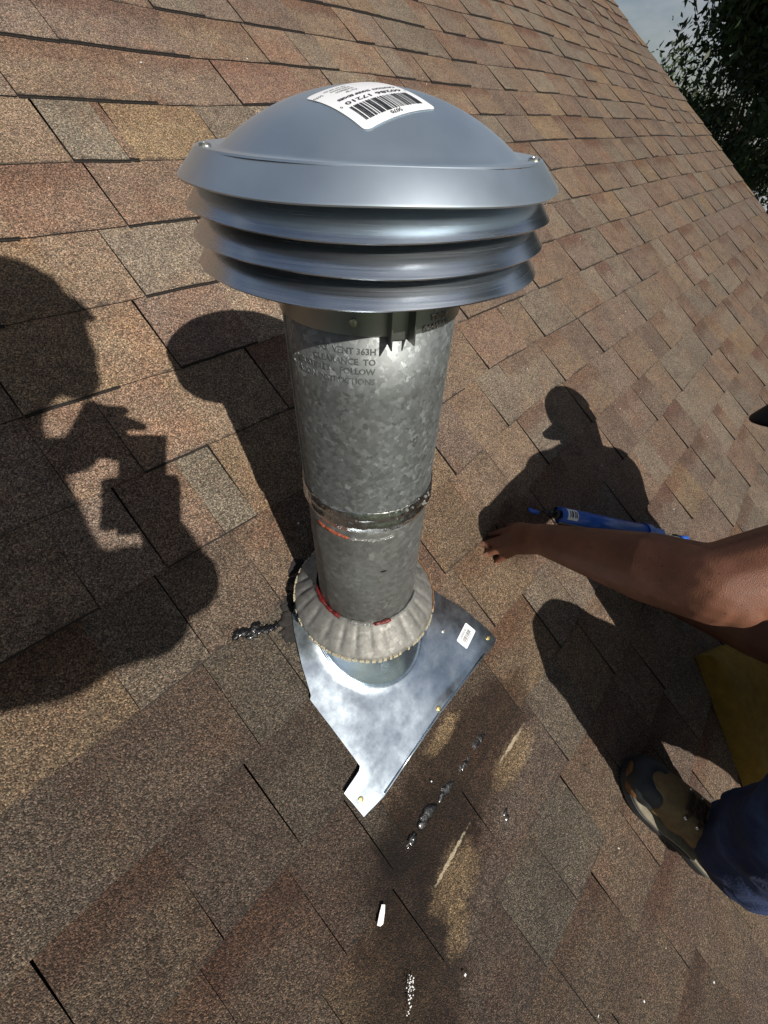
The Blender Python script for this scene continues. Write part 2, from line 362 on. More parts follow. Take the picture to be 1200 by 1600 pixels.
# ------------------------------------------------------------------ shingles
EXP = .143; T00 = -.1706
JO = {-6: [-.03, .16, .30], -5: [-.05, .12, .27], -4: [-.077, .071, .2], -3: [-.217, -.092, .016, .135, .26], -2: [-.34, -.204, -.038, .168, .29], -1: [-.42, -.294, -.189, -.15, .146, .319, .43, .56, .8, 1.008],
      0: [-.52, -.385, -.264, -.13, .05, .21, .37, .53, .702, .935], 1: [-.55, -.424, -.235, -.14, .03, .187, .339, .484, .642, .78, .917, 1.119],
      2: [-.52, -.322, -.22, -.096, .08, .23, .36, .476, .6, .717, .933, 1.08, 1.219, 1.438], 3: [-.42, -.294, -.2, -.106, -.047, .11, .27, .41, .55, .668, .869, .985, 1.199],
      4: [-.36, -.244, -.15, -.046, .12, .25, .4, .55, .72, .865], 5: [-.4, -.237, -.105, -.006, .15, .33], 6: [-.3, -.19, -.085, .018, .2, .36], 7: [-.25, -.1, .069, .27], 8: [-.2, -.07, .056, .154, .172, .37, .52],
      9: [-.15, .04, .293, .502, .736, .85], 10: [-.1, .181, .454, .681, .816, .925, 1.171], 11: [.1, .3, .45, .582, .692, .894, 1.099]}
PAL = [((.225, .155, .102), 5), ((.20, .125, .085), 4), ((.185, .155, .118), 3), ((.19, .138, .108), 4), ((.25, .170, .095), 2), ((.155, .105, .082), 2), ((.235, .19, .14), 2)]
FIX = {(8, .1): ((.21, .19, .145), .2), (8, .27): ((.27, .185, .095), .3), (8, .163): ((.19, .12, .08), .8), (3, -.075): ((.20, .18, .135), .0), (3, -.02): ((.24, .17, .10), .2), (5, -.05): ((.24, .165, .10), .1),
       (4, -.1): ((.23, .15, .10), .2), (4, .0): ((.24, .17, .11), .0), (10, .3): ((.17, .115, .09), .8), (9, .15): ((.20, .135, .09), .8), (9, .4): ((.20, .14, .10), .6), (9, .6): ((.22, .12, .085), .5),
       (-1, 0.): ((.105, .068, .042), 0.), (-1, -.17): ((.15, .13, .10), 0.), (1, -.19): ((.165, .145, .11), 0.), (1, -.05): ((.17, .15, .112), 0.), (0, -.33): ((.16, .115, .09), .4), (0, -.2): ((.15, .125, .098), .4),
       (-3, -.04): ((.18, .16, .12), 0.), (-3, .07): ((.185, .165, .125), 0.), (-2, .06): ((.17, .125, .10), .2), (2, -.16): ((.19, .14, .10), .1), (-1, -.24): ((.16, .11, .085), .3), (1, -.33): ((.17, .12, .088), .3), (1, -.49): ((.17, .13, .098), .1)}
def drift(row, s):
    q = min(max((s - .3) / .5, 0), 1); q = q * q * (3 - 2 * q)
    dv = .2 * q + .07 * max(0, s - .8)
    if row > 8: dv = dv * max(0, 1 - (row - 8) * .33) - .10 * (row - 8) * max(0, (s - 2.2) / 2.4) ** 2
    return dv * EXP
def wav(s, t): return .0035 * math.sin(s * 2.1 + t * 1.3) + .0025 * math.sin(s * 5.3 - t * 3.1)
pieces = []
for row in range(-17, 26):
    js = JO.get(row, [])
    lst = list(js)
    s = lst[-1] if lst else random.uniform(.0, .2)
    if not lst: lst = [s]
    while s < S1:
        s += random.choice([.085, .11, .14, .165, .19, .23, .12]) * random.uniform(.9, 1.1); lst.append(min(s, S1))
    if S1 - lst[-2] < .05: lst.pop(-2)
    lst[-1] = S1 + random.uniform(-.006, .01)
    s = lst[0]
    while s > S0:
        s -= random.choice([.085, .11, .14, .165, .19, .23]) * random.uniform(.9, 1.1); lst.insert(0, max(s, S0))
    raised = random.random() < .5
    for a, c in zip(lst[:-1], lst[1:]):
        if c - a < .004: continue
        tone = None; mid = (a + c) / 2
        for (rw, sm), tv in FIX.items():
            if rw == row and a < sm < c: tone = tv
        if tone is None:
            cc = random.choices([p for p, w in PAL], [w for p, w in PAL])[0]; k = random.uniform(.86, 1.14)
            tone = (tuple(q * k for q in cc), random.choice([0, 0, 0, .3, .7, 1.]))
        cc, bd = tone; mean_ = (.205, .160, .118); cc = tuple(.92 * (.55 * q + .45 * w) for q, w in zip(cc, mean_))
        if row <= 3 and mid < .6:          # light fall-off towards the eave side of the vent, put into tab tones
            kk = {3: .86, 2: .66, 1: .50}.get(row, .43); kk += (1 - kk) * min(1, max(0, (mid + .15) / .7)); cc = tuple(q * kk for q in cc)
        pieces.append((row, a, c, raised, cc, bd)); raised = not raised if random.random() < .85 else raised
def px(pw):
    q = R.T @ (pw - CAM); return (600 + FPX * q[0] / -q[2], 800 - FPX * q[1] / -q[2]) if q[2] < -.03 else None
def piece_geo(row, a, c, raised, fine=True):
    t0 = T00 + row * EXP; w = c - a; n = max(2, min(7, int(w / .028))) if fine else 2
    g_ = .0007; rs = random.Random(hash((row, round(a, 4))))
    hb = (.0076 if raised else .0036) + rs.uniform(-.0006, .0008); he = .0008
    V = []; UV = []
    lift = rs.uniform(0, .0016) if rs.random() < .35 else 0
    rows_ = [(-.0016 if raised else 0, .0002, 0), (-.0016 if raised else 0, hb * .5, 0), (0, hb * .5 + .0001, 0), (0, hb - .0004, 0), (.0012, hb, .01), (EXP * .5, (hb + he) * .52, .5), (EXP + .016, he, 1.1)]
    if not fine: rows_ = [rows_[0], rows_[3], rows_[6]]
    m = len(rows_); skew = rs.uniform(-.0022, .0022); tilt = rs.uniform(-.0015, .0015)
    for i in range(n + 1):
        f = i / n; s = a + g_ + (w - 2 * g_) * f; jt = rs.uniform(-.0009, .0009) + tilt * (f - .5) * 2
        dr = drift(row, s)
        for k, (dt, h, v) in enumerate(rows_):
            wob = jt if k < m - 2 else 0
            sk = skew * (dt / EXP)
            t = t0 + dt + wob + dr
            hh = h + (lift * f if k in (3, 4) else 0) + wav(s, t) + .004
            V.append(P(s + sk, t, hh)); UV.append((s, v))
    F = [(i * m + k, (i + 1) * m + k, (i + 1) * m + k + 1, i * m + k + 1) for i in range(n) for k in range(m - 1)]
    F.append(tuple(range(m))[::-1] if False else tuple(range(m - 1, -1, -1)) + ()); F.append(tuple(n * m + k for k in range(m)))
    ne = 3 if fine else 1
    MI = [1 if k < ne else 0 for i in range(n) for k in range(m - 1)] + [1, 1]
    return V, F, UV, MI
def add_uv(me, UV):
    l = me.uv_layers.new(name='uv'); idx = np.empty(len(me.loops), int); me.loops.foreach_get('vertex_index', idx)
    l.data.foreach_set('uv', np.array(UV)[idx].ravel())
scored = []
for p in pieces:
    row, a, c = p[:3]; t0 = T00 + row * EXP; cs = [px(P(s, t)) for s, t in ((a, t0), (c, t0), (c, t0 + EXP), (a, t0 + EXP))]
    ar = 0
    if all(cs) and any(-30 < q[0] < 1230 and -30 < q[1] < 1630 for q in cs):
        ar = .5 * abs(sum(cs[i][0] * cs[(i + 1) % 4][1] - cs[(i + 1) % 4][0] * cs[i][1] for i in range(4)))
    scored.append((ar, p))
scored.sort(key=lambda q: -q[0])
FV, FF, FUV, FC, FM = [], [], [], [], []
for i, (ar, (row, a, c, raised, cc, bd)) in enumerate(scored):
    if i < 300 and ar > 0:
        V, F, UV, MI = piece_geo(row, a, c, raised)
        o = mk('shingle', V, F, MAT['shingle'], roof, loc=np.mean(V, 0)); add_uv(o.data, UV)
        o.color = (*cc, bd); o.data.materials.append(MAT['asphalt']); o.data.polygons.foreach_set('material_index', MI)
    else:
        V, F, UV, MI = piece_geo(row, a, c, raised, ar > 0); FM += MI; n0 = len(FV)
        FV += V; FF += [tuple(q + n0 for q in f) for f in F]; FUV += UV; FC += [(*cc, bd)] * len(V)
fo = mk('shingle_field', FV, FF, MAT['shingle_far'], roof); add_uv(fo.data, FUV); tag(fo, kind='stuff'); fo.data.materials.append(MAT['asphalt']); fo.data.polygons.foreach_set('material_index', FM)
ca = fo.data.color_attributes.new('tone', 'FLOAT_COLOR', 'POINT'); ca.data.foreach_set('color', np.array(FC, np.float32).ravel())

# ------------------------------------------------------------------ vent cap
cap = empty('roof_ventilator', (0, 0, .52), 'domed grey metal ventilator hood with three louver rings on the pipe', 'ventilator')
ZT, ZB, RB = .647, .617, .097
RS = (RB * RB + (ZT - ZB) ** 2) / (2 * (ZT - ZB)); ZC = ZT - RS
def dome_pt(x, y, lift=0.):
    r2 = x * x + y * y; z = ZC + math.sqrt(max(RS * RS - r2, 0)); nrm = np.array([x, y, z - ZC]) / RS
    return np.array([x, y, z]) + nrm * lift
q1 = math.asin(RB / RS)
pd = [(RS * math.sin(q1 * i / 22), ZC + RS * math.cos(q1 * i / 22)) for i in range(23)]
pd[0] = (.0004, pd[0][1])
pd += [(.0985, .6163), (.1005, .6160), (.1085, .6168), (.1120, .6166), (.1128, .6156)]
b = MB(); b.add(*lathe(pd, 128, closed=False)); b.obj('dome', MAT['cap'], cap, smooth=True).data.set_sharp_from_angle(angle=math.radians(22))
skirt = [(.1127, .6158), (.1258, .6032), (.1265, .6022), (.1262, .6014), (.1252, .6020), (.1120, .6140)]
def dent(r, z, a): return r * (1 + .0025 * math.sin(3 * a + 1) + .0012 * math.sin(11 * a)), z + .0006 * math.sin(5 * a)
b = MB(); b.add(*lathe(skirt, 128, dent)); o = b.obj('skirt', MAT['cap'], cap, smooth=True); o.data.set_sharp_from_angle(angle=math.radians(22))
for k, zl in enumerate((.5875, .5715, .5550)):
    ph = random.uniform(0, 6)
    fnk = lambda r, z, a, ph=ph: (r * (1 + .002 * math.sin(2 * a + ph) + .0008 * math.sin(17 * a + ph)), z + .0007 * math.sin(4 * a + ph))
    fin = [(.1010, zl + .0245), (.1085, zl + .0190), (.1245, zl + .0012), (.1255, zl), (.1250, zl - .0008), (.1238, zl + .0004), (.1075, zl + .0180), (.1010, zl + .0230)]
    b = MB(); b.add(*lathe(fin, 128, fnk)); o = b.obj('louver', MAT['fin'], cap, smooth=True); o.data.set_sharp_from_angle(angle=math.radians(25))
b = MB(); b.add(*lathe([(.090, .560), (.090, .614), (.0885, .614), (.0885, .560)], 64)); b.obj('inner_drum', MAT['sleeve'], cap, smooth=False)
b = MB(); b.add(*lathe([(.0735, .5285), (.0745, .5205), (.0738, .5200), (.0728, .5210), (.0728, .560), (.0738, .560)], 96)); sleeve = b.obj('sleeve', MAT['sleeve'], cap); sleeve.data.shade_smooth(); sleeve.data.set_sharp_from_angle(angle=math.radians(30))
b = MB(); b.add(*lathe([(.0738, .5590), (.0905, .5600), (.0905, .5615), (.0738, .5605)], 64)); b.obj('drum_floor', MAT['sleeve'], cap)
def cyl(r, deg, z): a = math.radians(deg); return np.array([r * math.cos(a), r * math.sin(a), z])
for deg in (-119.5, 0.5, 120.5):
    b = MB()
    for dd in (-5.5, 5.5):
        a = math.radians(deg + dd); rad = np.array([math.cos(a), math.sin(a), 0]); tan = np.array([-math.sin(a), math.cos(a), 0])
        b.box(rad * .0800 + np.array([0, 0, .534]), rad * .0068, tan * .0005, (0, 0, .0190 if dd < 0 else .0165))
    a = math.radians(deg); rad = np.array([math.cos(a), math.sin(a), 0]); tan = np.array([-math.sin(a), math.cos(a), 0])
    b.box(rad * .0752 + np.array([0, 0, .534]), rad * .0006, tan * .0072, (0, 0, .0160))
    b.obj('bracket', MAT['sleeve'], cap)
def screw(parent, c, nrm, r, name='screw', mat='screw'):
    nrm = np.array(nrm, float); nrm /= np.linalg.norm(nrm); a = np.cross(nrm, UX if abs(nrm @ UX) < .9 else UU); a /= np.linalg.norm(a); bb = np.cross(nrm, a)
    V = []; n = 14; pr = [(1, 0), (1, .35), (.85, .55), (.45, .62), (.4, .45)]
    for rr, hh in pr:
        for k in range(n): q = 2 * math.pi * k / n; V.append(np.array(c) + r * (rr * (math.cos(q) * a + math.sin(q) * bb) + hh * nrm))
    F = [(i * n + k, i * n + (k + 1) % n, (i + 1) * n + (k + 1) % n, (i + 1) * n + k) for i in range(len(pr) - 1) for k in range(n)] + [tuple((len(pr) - 1) * n + k for k in range(n))]
    return mk(name, V, F, MAT[mat], parent)
screw(cap, cyl(.0742, -144, .5295), cyl(1, -144, 0), .0030)
for deg in (161, -70, 45): screw(cap, cyl(.1080, deg, .6162), (0, 0, 1), .0036)

# label stuck on the dome: x towards one corner, y towards the other
LB = np.array([-.0593, -.0545]); LX = np.array([.0499, -.0040]); LX /= np.linalg.norm(LX); LY = np.array([-LX[1], LX[0]]); LW, LH = .0515, .0535
def lab(u, v, lift): q = LB + LX * u + LY * v; return dome_pt(q[0], q[1], lift)
nu = 24; V = []; F = []; rc = .0035
def inset(v):      # rounded corners
    e = min(v, LH - v); return rc - math.sqrt(max(rc * rc - (rc - e) ** 2, 0)) if e < rc else 0
vs = sorted(set([0, .0006, .0013, .0022, rc, LH - rc, LH - .0022, LH - .0013, LH - .0006, LH] + [LH * i / 20 for i in range(2, 19)]))
for v in vs:
    e = inset(v)
    for i in range(nu + 1): V.append(lab(e + (LW - 2 * e) * i / nu, v, .00045))
F = [(j * (nu + 1) + i, j * (nu + 1) + i + 1, (j + 1) * (nu + 1) + i + 1, (j + 1) * (nu + 1) + i) for j in range(len(vs) - 1) for i in range(nu)]
label = mk('label', V, F, MAT['paper'], cap, smooth=True)
lb = MB()
def lab_text(txt, u_right, v_base, size, width=None, bold=0.):
    V, F = text_vf(txt, size, bold); w = V[:, 0].max(); k = (width / w) if width else 1
    lb.add([lab(u_right - x * k, v_base - y, .0007) for x, y, z in V], F)     # printed upside down as seen from here
def lab_rect(u0, v0, u1, v1):
    n = max(1, int((v1 - v0) / .004)); Vv = [lab(u, v0 + (v1 - v0) * i / n, .0007) for i in range(n + 1) for u in (u0, u1)]
    lb.add(Vv, [(2 * i, 2 * i + 1, 2 * i + 3, 2 * i + 2) for i in range(n)])
rb_ = random.Random(3); u = .0055
while u < .0455:
    w = rb_.choice([.0004, .0004, .0008, .0012, .0006]); lab_rect(u, .006, u + w, .0205); u += w + rb_.choice([.0004, .0004, .0008, .0010])
lab_text('60286 17210', .0465, .0262, .0046, .040, .00006)
lab_text('0', .0035, .0245, .0030); lab_text('6', .0495, .0245, .0024)
lab_text('CAUTION  SHARP EDGES', .0470, .0318, .0031, .041, .00012)
for i, tx in enumerate(('For "B"', 'Installation', 'Instructions', 'visit our web site')): lab_text(tx, .0245, .0382 + i * .0034, .0028 if i < 3 else .0022, None, .00004)
lab_text('5070', .0285, .0052, .0040, None, .00003)
lab_text('5070', .0065, .046, .0032)
lb.obj('printing', MAT['ink'], label)

# embossed lettering on the sleeve and pipe
def emboss(txt, deg_right, z, size, rad, parent, mat, name='lettering', thick=.0003, width=None):
    V, F = text_vf(txt, size, .00008); x1 = V[:, 0].max(); k = width / x1 if width else 1
    n = len(V); W = []
    for lay in (0, 1):
        for x, y, zz in V: W.append(cyl(rad * (1 + (.004 * math.sin(2 * math.radians(deg_right - math.degrees((x1 - x) * k / rad)) + .6) if parent.name.startswith('upper') else 0)) + (thick if lay == 0 else -.0003), deg_right - math.degrees((x1 - x) * k / rad), z + y))
    FF_ = list(F); ec = {}
    for f in F:
        for a, c in zip(f, f[1:] + f[:1]): ec[(a, c)] = ec.get((a, c), 0) + 1
    for (a, c) in ec:
        if (c, a) not in ec: FF_.append((c, a, a + n, c + n))
    return mk(name, W, FF_, mat, parent)
emboss('5070', -86, .5335, .0066, .0742, sleeve, MAT['foil'], thick=.0005); emboss('TYPE B', -84, .5272, .0062, .0745, sleeve, MAT['foil'], thick=.0005); emboss('GAS VENT', -82.5, .5208, .0062, .0749, sleeve, MAT['foil'], thick=.0005)

# ------------------------------------------------------------------ vent pipe
pipe = empty('vent_pipe', (0, 0, 0), 'galvanised steel gas vent pipe rising through the shingle roof', 'pipe')
pr = .0725
def oval(r, z, a): return r * (1 + .004 * math.sin(2 * a + .6)), z
b = MB(); b.add(*lathe([(pr, .535), (pr, .47), (pr, .40), (pr, .345), (pr + .0006, .338), (pr + .0004, .322), (pr - .001, .321), (pr - .002, .34), (pr - .0015, .535)], 96, oval)); up = b.obj('upper_section', MAT['pipe'], pipe); up.data.shade_smooth()
b = MB(); b.add(*lathe([(.0708, .330), (.0712, .30), (.0712, .262), (.0718, .257), (.0712, .252), (.0712, -.06), (.0702, -.06), (.0702, .33)], 96, oval)); lo = b.obj('lower_section', MAT['pipe_old'], pipe); lo.data.shade_smooth()
for i, (tx, z) in enumerate((('GAS  VENT 363H', .5065), ('CLEARANCE  TO', .4985), ('COMBUSTIBLES -  FOLLOW', .4910), ('INSTALLATION INSTRUCTIONS', .4830))):
    emboss(tx, -131.5, z, .0066, pr, up, MAT['pipe'], thick=.00045)
sm = MB(); sm.box(cyl(pr + .0003, 155, .43), cyl(.0006, 155, 0), cyl(1, 245, 0) * .0022, (0, 0, .10)); sm.obj('lock_seam', MAT['pipe'], up)
# foil tape round the joint: crumpled ring with an open end, two ridges
def crumple(r, z, a):
    w = noise.noise(Vector((math.cos(a) * 9, math.sin(a) * 9, z * 160))) + .6 * noise.noise(Vector((math.cos(a) * 26, math.sin(a) * 26, z * 300)))
    return r + .0007 * w, z + .0018 * noise.noise(Vector((math.cos(a) * 5, math.sin(a) * 5, 2))) + .0006 * noise.noise(Vector((math.cos(a) * 22, math.sin(a) * 22, 5)))
tp = [(pr + .0008, .342), (pr + .0014, .341), (pr + .0011, .336), (pr + .0022, .3335), (pr + .0012, .331), (pr + .0010, .325), (pr + .0024, .3215), (pr + .0010, .318), (.0722, .3120), (.0716, .3105)]
b = MB(); b.add(*lathe(tp, 260, crumple, closed=False)); b.obj('foil_tape', MAT['foil'], pipe, smooth=True)
bl = MB()
for k in range(16):
    deg = random.uniform(-120, -70); bl.add(*sphere_vf(cyl(pr + .0015, deg, random.uniform(.322, .346)), random.uniform(.0008, .0022), 7, 5))
bl.obj('sealant_drops', MAT['clear'], pipe, smooth=True)
def bead(name, mat, degs, zf, rad, parent, wr=1.):
    b = MB(); pts = []; rr = []
    n = int(abs(degs[1] - degs[0]) * 1.2)
    for i in range(n + 1):
        f = i / n; dg = degs[0] + (degs[1] - degs[0]) * f; w = noise.noise(Vector((dg * .35, 1, 3))); w2 = noise.noise(Vector((dg * .12, 4, 8)))
        pts.append(cyl(rad + .0008 + .001 * w, dg, zf(f) + .0018 * w2)); rr.append(max(.0005, wr * (.0017 + .0010 * noise.noise(Vector((dg * .11, 2, 3))) + .0004 * w) * (1 if .04 < f < .96 else .5)))
    b.tube(pts, rr, 10); return b.obj(name, mat, parent, smooth=True)
bead('orange_sealant', MAT['orange'], (-187, -152), lambda f: .303 - .003 * f, .0708, pipe, 1.15)
bead('grey_sealant', MAT['clear'], (-152, -110), lambda f: .2995, .0708, pipe, .8)
dsh = mk('knockout_dent', *(lambda s: (s[0], s[1]))(((lambda: (lambda b: (b.v, b.f))(MB().add(*sphere_vf((0, 0, 0), .004, 12, 8))))())), MAT['black'], pipe)
for v in dsh.data.vertices:
    p = v.co.copy(); a = math.radians(-119); v.co = Vector(cyl(.0712, -119, .240)) + Vector((-math.sin(a), math.cos(a), 0)) * p.x * 1.1 + Vector((0, 0, 1)) * p.z * .45 + Vector((math.cos(a), math.sin(a), 0)) * p.y * .12

# ------------------------------------------------------------------ storm collar
collar = empty('storm_collar', (0, 0, .1), 'pleated galvanised storm collar clamped round the pipe base', 'collar')
CX, CY, CZ, TA, TBt = -.0013, .0022, .0998, .021, .120
def pleat(r, z, a):
    f = (r - .073) / (.1075 - .073); f = min(max(f, 0), 1)
    w = abs(math.sin(12 * a + .5 * math.sin(5 * a))) ** 9 * .0036 * math.sin(math.pi * min(f * 1.02, 1)) - .0006 * math.sin(7 * a) * f
    zz = z - w * .9
    if f > .9: zz += .0012 * noise.noise(Vector((a * 16, 0, 0)))
    r2 = r + (.0009 * noise.noise(Vector((a * 14, 3, 0))) if f > .9 else 0)
    k = f
    return r2, zz + (TA * r * math.cos(a) + TBt * r * math.sin(a)) * (.45 + .55 * k)
cp = [(.0722, .1345), (.0745, .1300), (.0790, .1255), (.0850, .1205), (.0920, .1140), (.0990, .1075), (.1050, .1015), (.1075, .0985), (.1075, .0925), (.1066, .0925), (.1062, .0978), (.0985, .1060), (.0845, .1190), (.0735, .1280)]
b = MB(); b.add(*lathe(cp, 220, pleat, (CX, CY))); b.obj('cone', MAT['collar'], collar, smooth=True)
b = MB(); rr = random.Random(5)
for k in range(84):
    a = 2 * math.pi * k / 84 + rr.uniform(-.02, .02)
    if rr.random() < .12: continue
    z = CZ - .004 + TA * .1075 * math.cos(a) + TBt * .1075 * math.sin(a)
    b.box((CX + .1080 * math.cos(a), CY + .1080 * math.sin(a), z + rr.uniform(-.001, .001)), np.array([math.cos(a), math.sin(a), 0]) * rr.uniform(.0008, .0018), np.array([-math.sin(a), math.cos(a), 0]) * rr.uniform(.0016, .0036), (0, 0, rr.uniform(.0018, .0034)))
b.obj('crimped_edge', MAT['caulk_y'], collar)
b = MB(); pts = []
for k in range(30): a = math.radians(-60 + k * 2.6); pts.append((CX + .1075 * math.cos(a), CY + .1075 * math.sin(a), CZ + TA * .1075 * math.cos(a) + TBt * .1075 * math.sin(a)))
b.tube(pts, .0014, 6); b.obj('rust_streak', MAT['rust'], collar, smooth=True)
def cz(f, d0, d1):
    dg = math.radians(d0 + (d1 - d0) * f); return .1318 + .45 * (TA * .073 * math.cos(dg) + TBt * .073 * math.sin(dg))
bead('red_sealant', MAT['red'], (-215, -163), lambda f: cz(f, -215, -163), .0730, collar, 1.7)
bead('clear_sealant', MAT['clear'], (-166, -128), lambda f: cz(f, -166, -128), .0740, collar, 1.9)
bead('red_sealant', MAT['red'], (-128, -107), lambda f: cz(f, -128, -107), .0740, collar, 1.5)
bead('clear_sealant', MAT['clear'], (-112, -60), lambda f: cz(f, -112, -60), .0735, collar, 1.3)

# ------------------------------------------------------------------ roof flashing
flash = empty('roof_flashing', P(0, 0, .006), 'bright galvanised sheet flashing laid on shingles under the pipe', 'flashing')
outl = [(-.181, -.207), (-.143, -.211), (-.06, -.203), (.008, -.196), (.09, -.193), (.150, -.190), (.178, -.192), (.192, -.186), (.187, -.160), (.180, -.134), (.174, -.112), (.167, -.090), (.151, -.058), (.13, -.01), (.115, .05), (.10, .085), (.06, .118), (0, .124),
        (-.045, .118), (-.078, .108), (-.096, .093), (-.110, .067), (-.129, .021), (-.143, -.022), (-.1475, -.026), (-.1455, -.10), (-.1450, -.151), (-.150, -.155), (-.184, -.161)]
HF = .0158
def fh(s, t): return HF + .0008 * math.sin(s * 40 + 1) * math.sin(t * 31) - (.0012 if t < -.185 else 0) + wav(s, t)
# grid-filled sheet with an oval hole for the riser
el_c, el_a, el_b = (-.001, .002), .090, .106
from mathutils.geometry import delaunay_2d_cdt, intersect_point_tri_2d
fine_o = []
for i in range(len(outl)):
    a, c = outl[i], outl[(i + 1) % len(outl)]; k = max(1, int(math.dist(a, c) / .008))
    for j in range(k):
        jit = .0003 * noise.noise(Vector((a[0] * 60 + j * .7, a[1] * 160, 0)))
        fine_o.append((a[0] + (c[0] - a[0]) * j / k + jit, a[1] + (c[1] - a[1]) * j / k + jit))
def inpoly(p, poly):
    r = False
    for (xa, ya), (xb, yb) in zip(poly, poly[1:] + poly[:1]):
        if (ya > p[1]) != (yb > p[1]) and p[0] < (xb - xa) * (p[1] - ya) / (yb - ya) + xa: r = not r
    return r
hole = [(el_c[0] + el_a * math.cos(2 * math.pi * k / 96), el_c[1] + el_b * math.sin(2 * math.pi * k / 96)) for k in range(96)]
pts2 = list(fine_o); m = len(fine_o); pts2 += hole
for gi in range(56):
    for gj in range(56):
        q = (-.19 + .007 * gi + (.0035 if gj % 2 else 0), -.215 + .0072 * gj)
        dd = math.hypot((q[0] - el_c[0]) / el_a, (q[1] - el_c[1]) / el_b)
        if dd > 1.06 and inpoly(q, fine_o) and min(math.dist(q, o_) for o_ in fine_o) > .003: pts2.append(q)
edges = [(i, (i + 1) % m) for i in range(m)] + [(m + i, m + (i + 1) % 96) for i in range(96)]
vo, eo, fo2, *_ = delaunay_2d_cdt([Vector(q) for q in pts2], edges, [], 0, 1e-7)
F = []
for f in fo2:
    cx_ = sum(vo[i][0] for i in f) / 3; cy_ = sum(vo[i][1] for i in f) / 3
    if inpoly((cx_, cy_), fine_o) and not inpoly((cx_, cy_), hole): F.append(tuple(f))
V = []
for v in vo:
    dd = math.hypot((v[0] - el_c[0]) / el_a, (v[1] - el_c[1]) / el_b) - 1
    V.append(P(v[0], v[1], fh(v[0], v[1]) + .0020 * math.exp(-(max(dd, 0) / .05) ** 2)))
n0 = len(V)
for i in range(m): V.append(np.array(V[i]))
for i in range(m): V.append(np.array(V[i]) - UN * .0011)
F += [(n0 + i, n0 + m + i, n0 + m + (i + 1) % m, n0 + (i + 1) % m) for i in range(m)]
sheet = mk('sheet', V, F, MAT['flash'], flash, smooth=True)
# folded hem on the downhill edge
hem = MB(); hp = [P(s, t + .0015, fh(s, t) + .0012) for s, t in ((-.139, -.2095), (-.06, -.202), (.008, -.195), (.09, -.192), (.150, -.189))]; hem.tube(hp, .0012, 6); hem.obj('hem', MAT['flash'], flash, smooth=True)
# riser: oval at the sheet, round under the storm collar
V = []; F = []; n = 96; L_ = 10
for lay in range(L_ + 1):
    f = lay / L_
    for k in range(n):
        q = 2 * math.pi * k / n; rr_ = 1 / math.sqrt((math.cos(q) / el_a) ** 2 + (math.sin(q) / el_b) ** 2)
        base = P(el_c[0] + rr_ * math.cos(q), el_c[1] + rr_ * math.sin(q), HF + .002)
        tp_ = np.array([.0835 * math.cos(q), .0835 * math.sin(q), .103 + TBt * .08 * math.sin(q)])
        V.append(base + (tp_ - base) * f)
F = [(l * n + k, l * n + (k + 1) % n, (l + 1) * n + (k + 1) % n, (l + 1) * n + k) for l in range(L_) for k in range(n)]
mk('riser', V, F, MAT['flash'], flash, smooth=True)
rim = MB(); rp_ = []
for k in range(97):
    q = 2 * math.pi * k / 96; rr_ = 1 / math.sqrt((math.cos(q) / (el_a + .0012)) ** 2 + (math.sin(q) / (el_b + .0012)) ** 2); rp_.append(P(el_c[0] + rr_ * math.cos(q), el_c[1] + rr_ * math.sin(q), HF + .0024))
rim.tube(rp_, .0018, 8); rim.obj('rolled_bead', MAT['flash'], flash, smooth=True)
for s, t in ((-.171, -.186), (.011, -.187), (.176, -.172)): screw(flash, P(s, t, fh(s, t)), UN, .0042, 'nail_head', 'brass')
screw(flash, P(.106, -.100, fh(.106, -.1)), UN, .0035, 'rivet')
st = MB(); SC = (.1395, -.1375); ca_, sa_ = math.cos(.275), math.sin(.275)
def stk(u, v, h): return P(SC[0] + u * ca_ - v * sa_, SC[1] + u * sa_ + v * ca_, fh(SC[0] + u * ca_ - v * sa_, SC[1] + u * sa_ + v * ca_) + h)
V = []; pl = []
for cx_, cy_, a0 in ((.0175, .0105, 0), (-.0175, .0105, 90), (-.0175, -.0105, 180), (.0175, -.0105, 270)):
    for k in range(5): q = math.radians(a0 + k * 22.5); pl.append((cx_ + .0025 * math.cos(q), cy_ + .0025 * math.sin(q)))
stick = mk('sticker', [stk(u, v, .0006) for u, v in pl], [tuple(range(len(pl)))], MAT['paper'], flash)
sb = MB(); u = -.012; r3 = random.Random(9)
while u < .012:
    w = r3.choice([.0004, .0007, .0010]); sb.add([stk(u, -.0045, .0009), stk(u + w, -.0045, .0009), stk(u + w, .0035, .0009), stk(u, .0035, .0009)], [(0, 1, 2, 3)]); u += w + r3.choice([.0005, .0009])
for v, l in ((.0058, .022), (.0080, .017), (-.0068, .020)):
    x = -l / 2
    while x < l / 2: w = r3.uniform(.001, .003); sb.add([stk(x, v, .0009), stk(x + w, v, .0009), stk(x + w, v + .0011, .0009), stk(x, v + .0011, .0009)], [(0, 1, 2, 3)]); x += w + .0008
sb.obj('printing', MAT['ink'], stick)

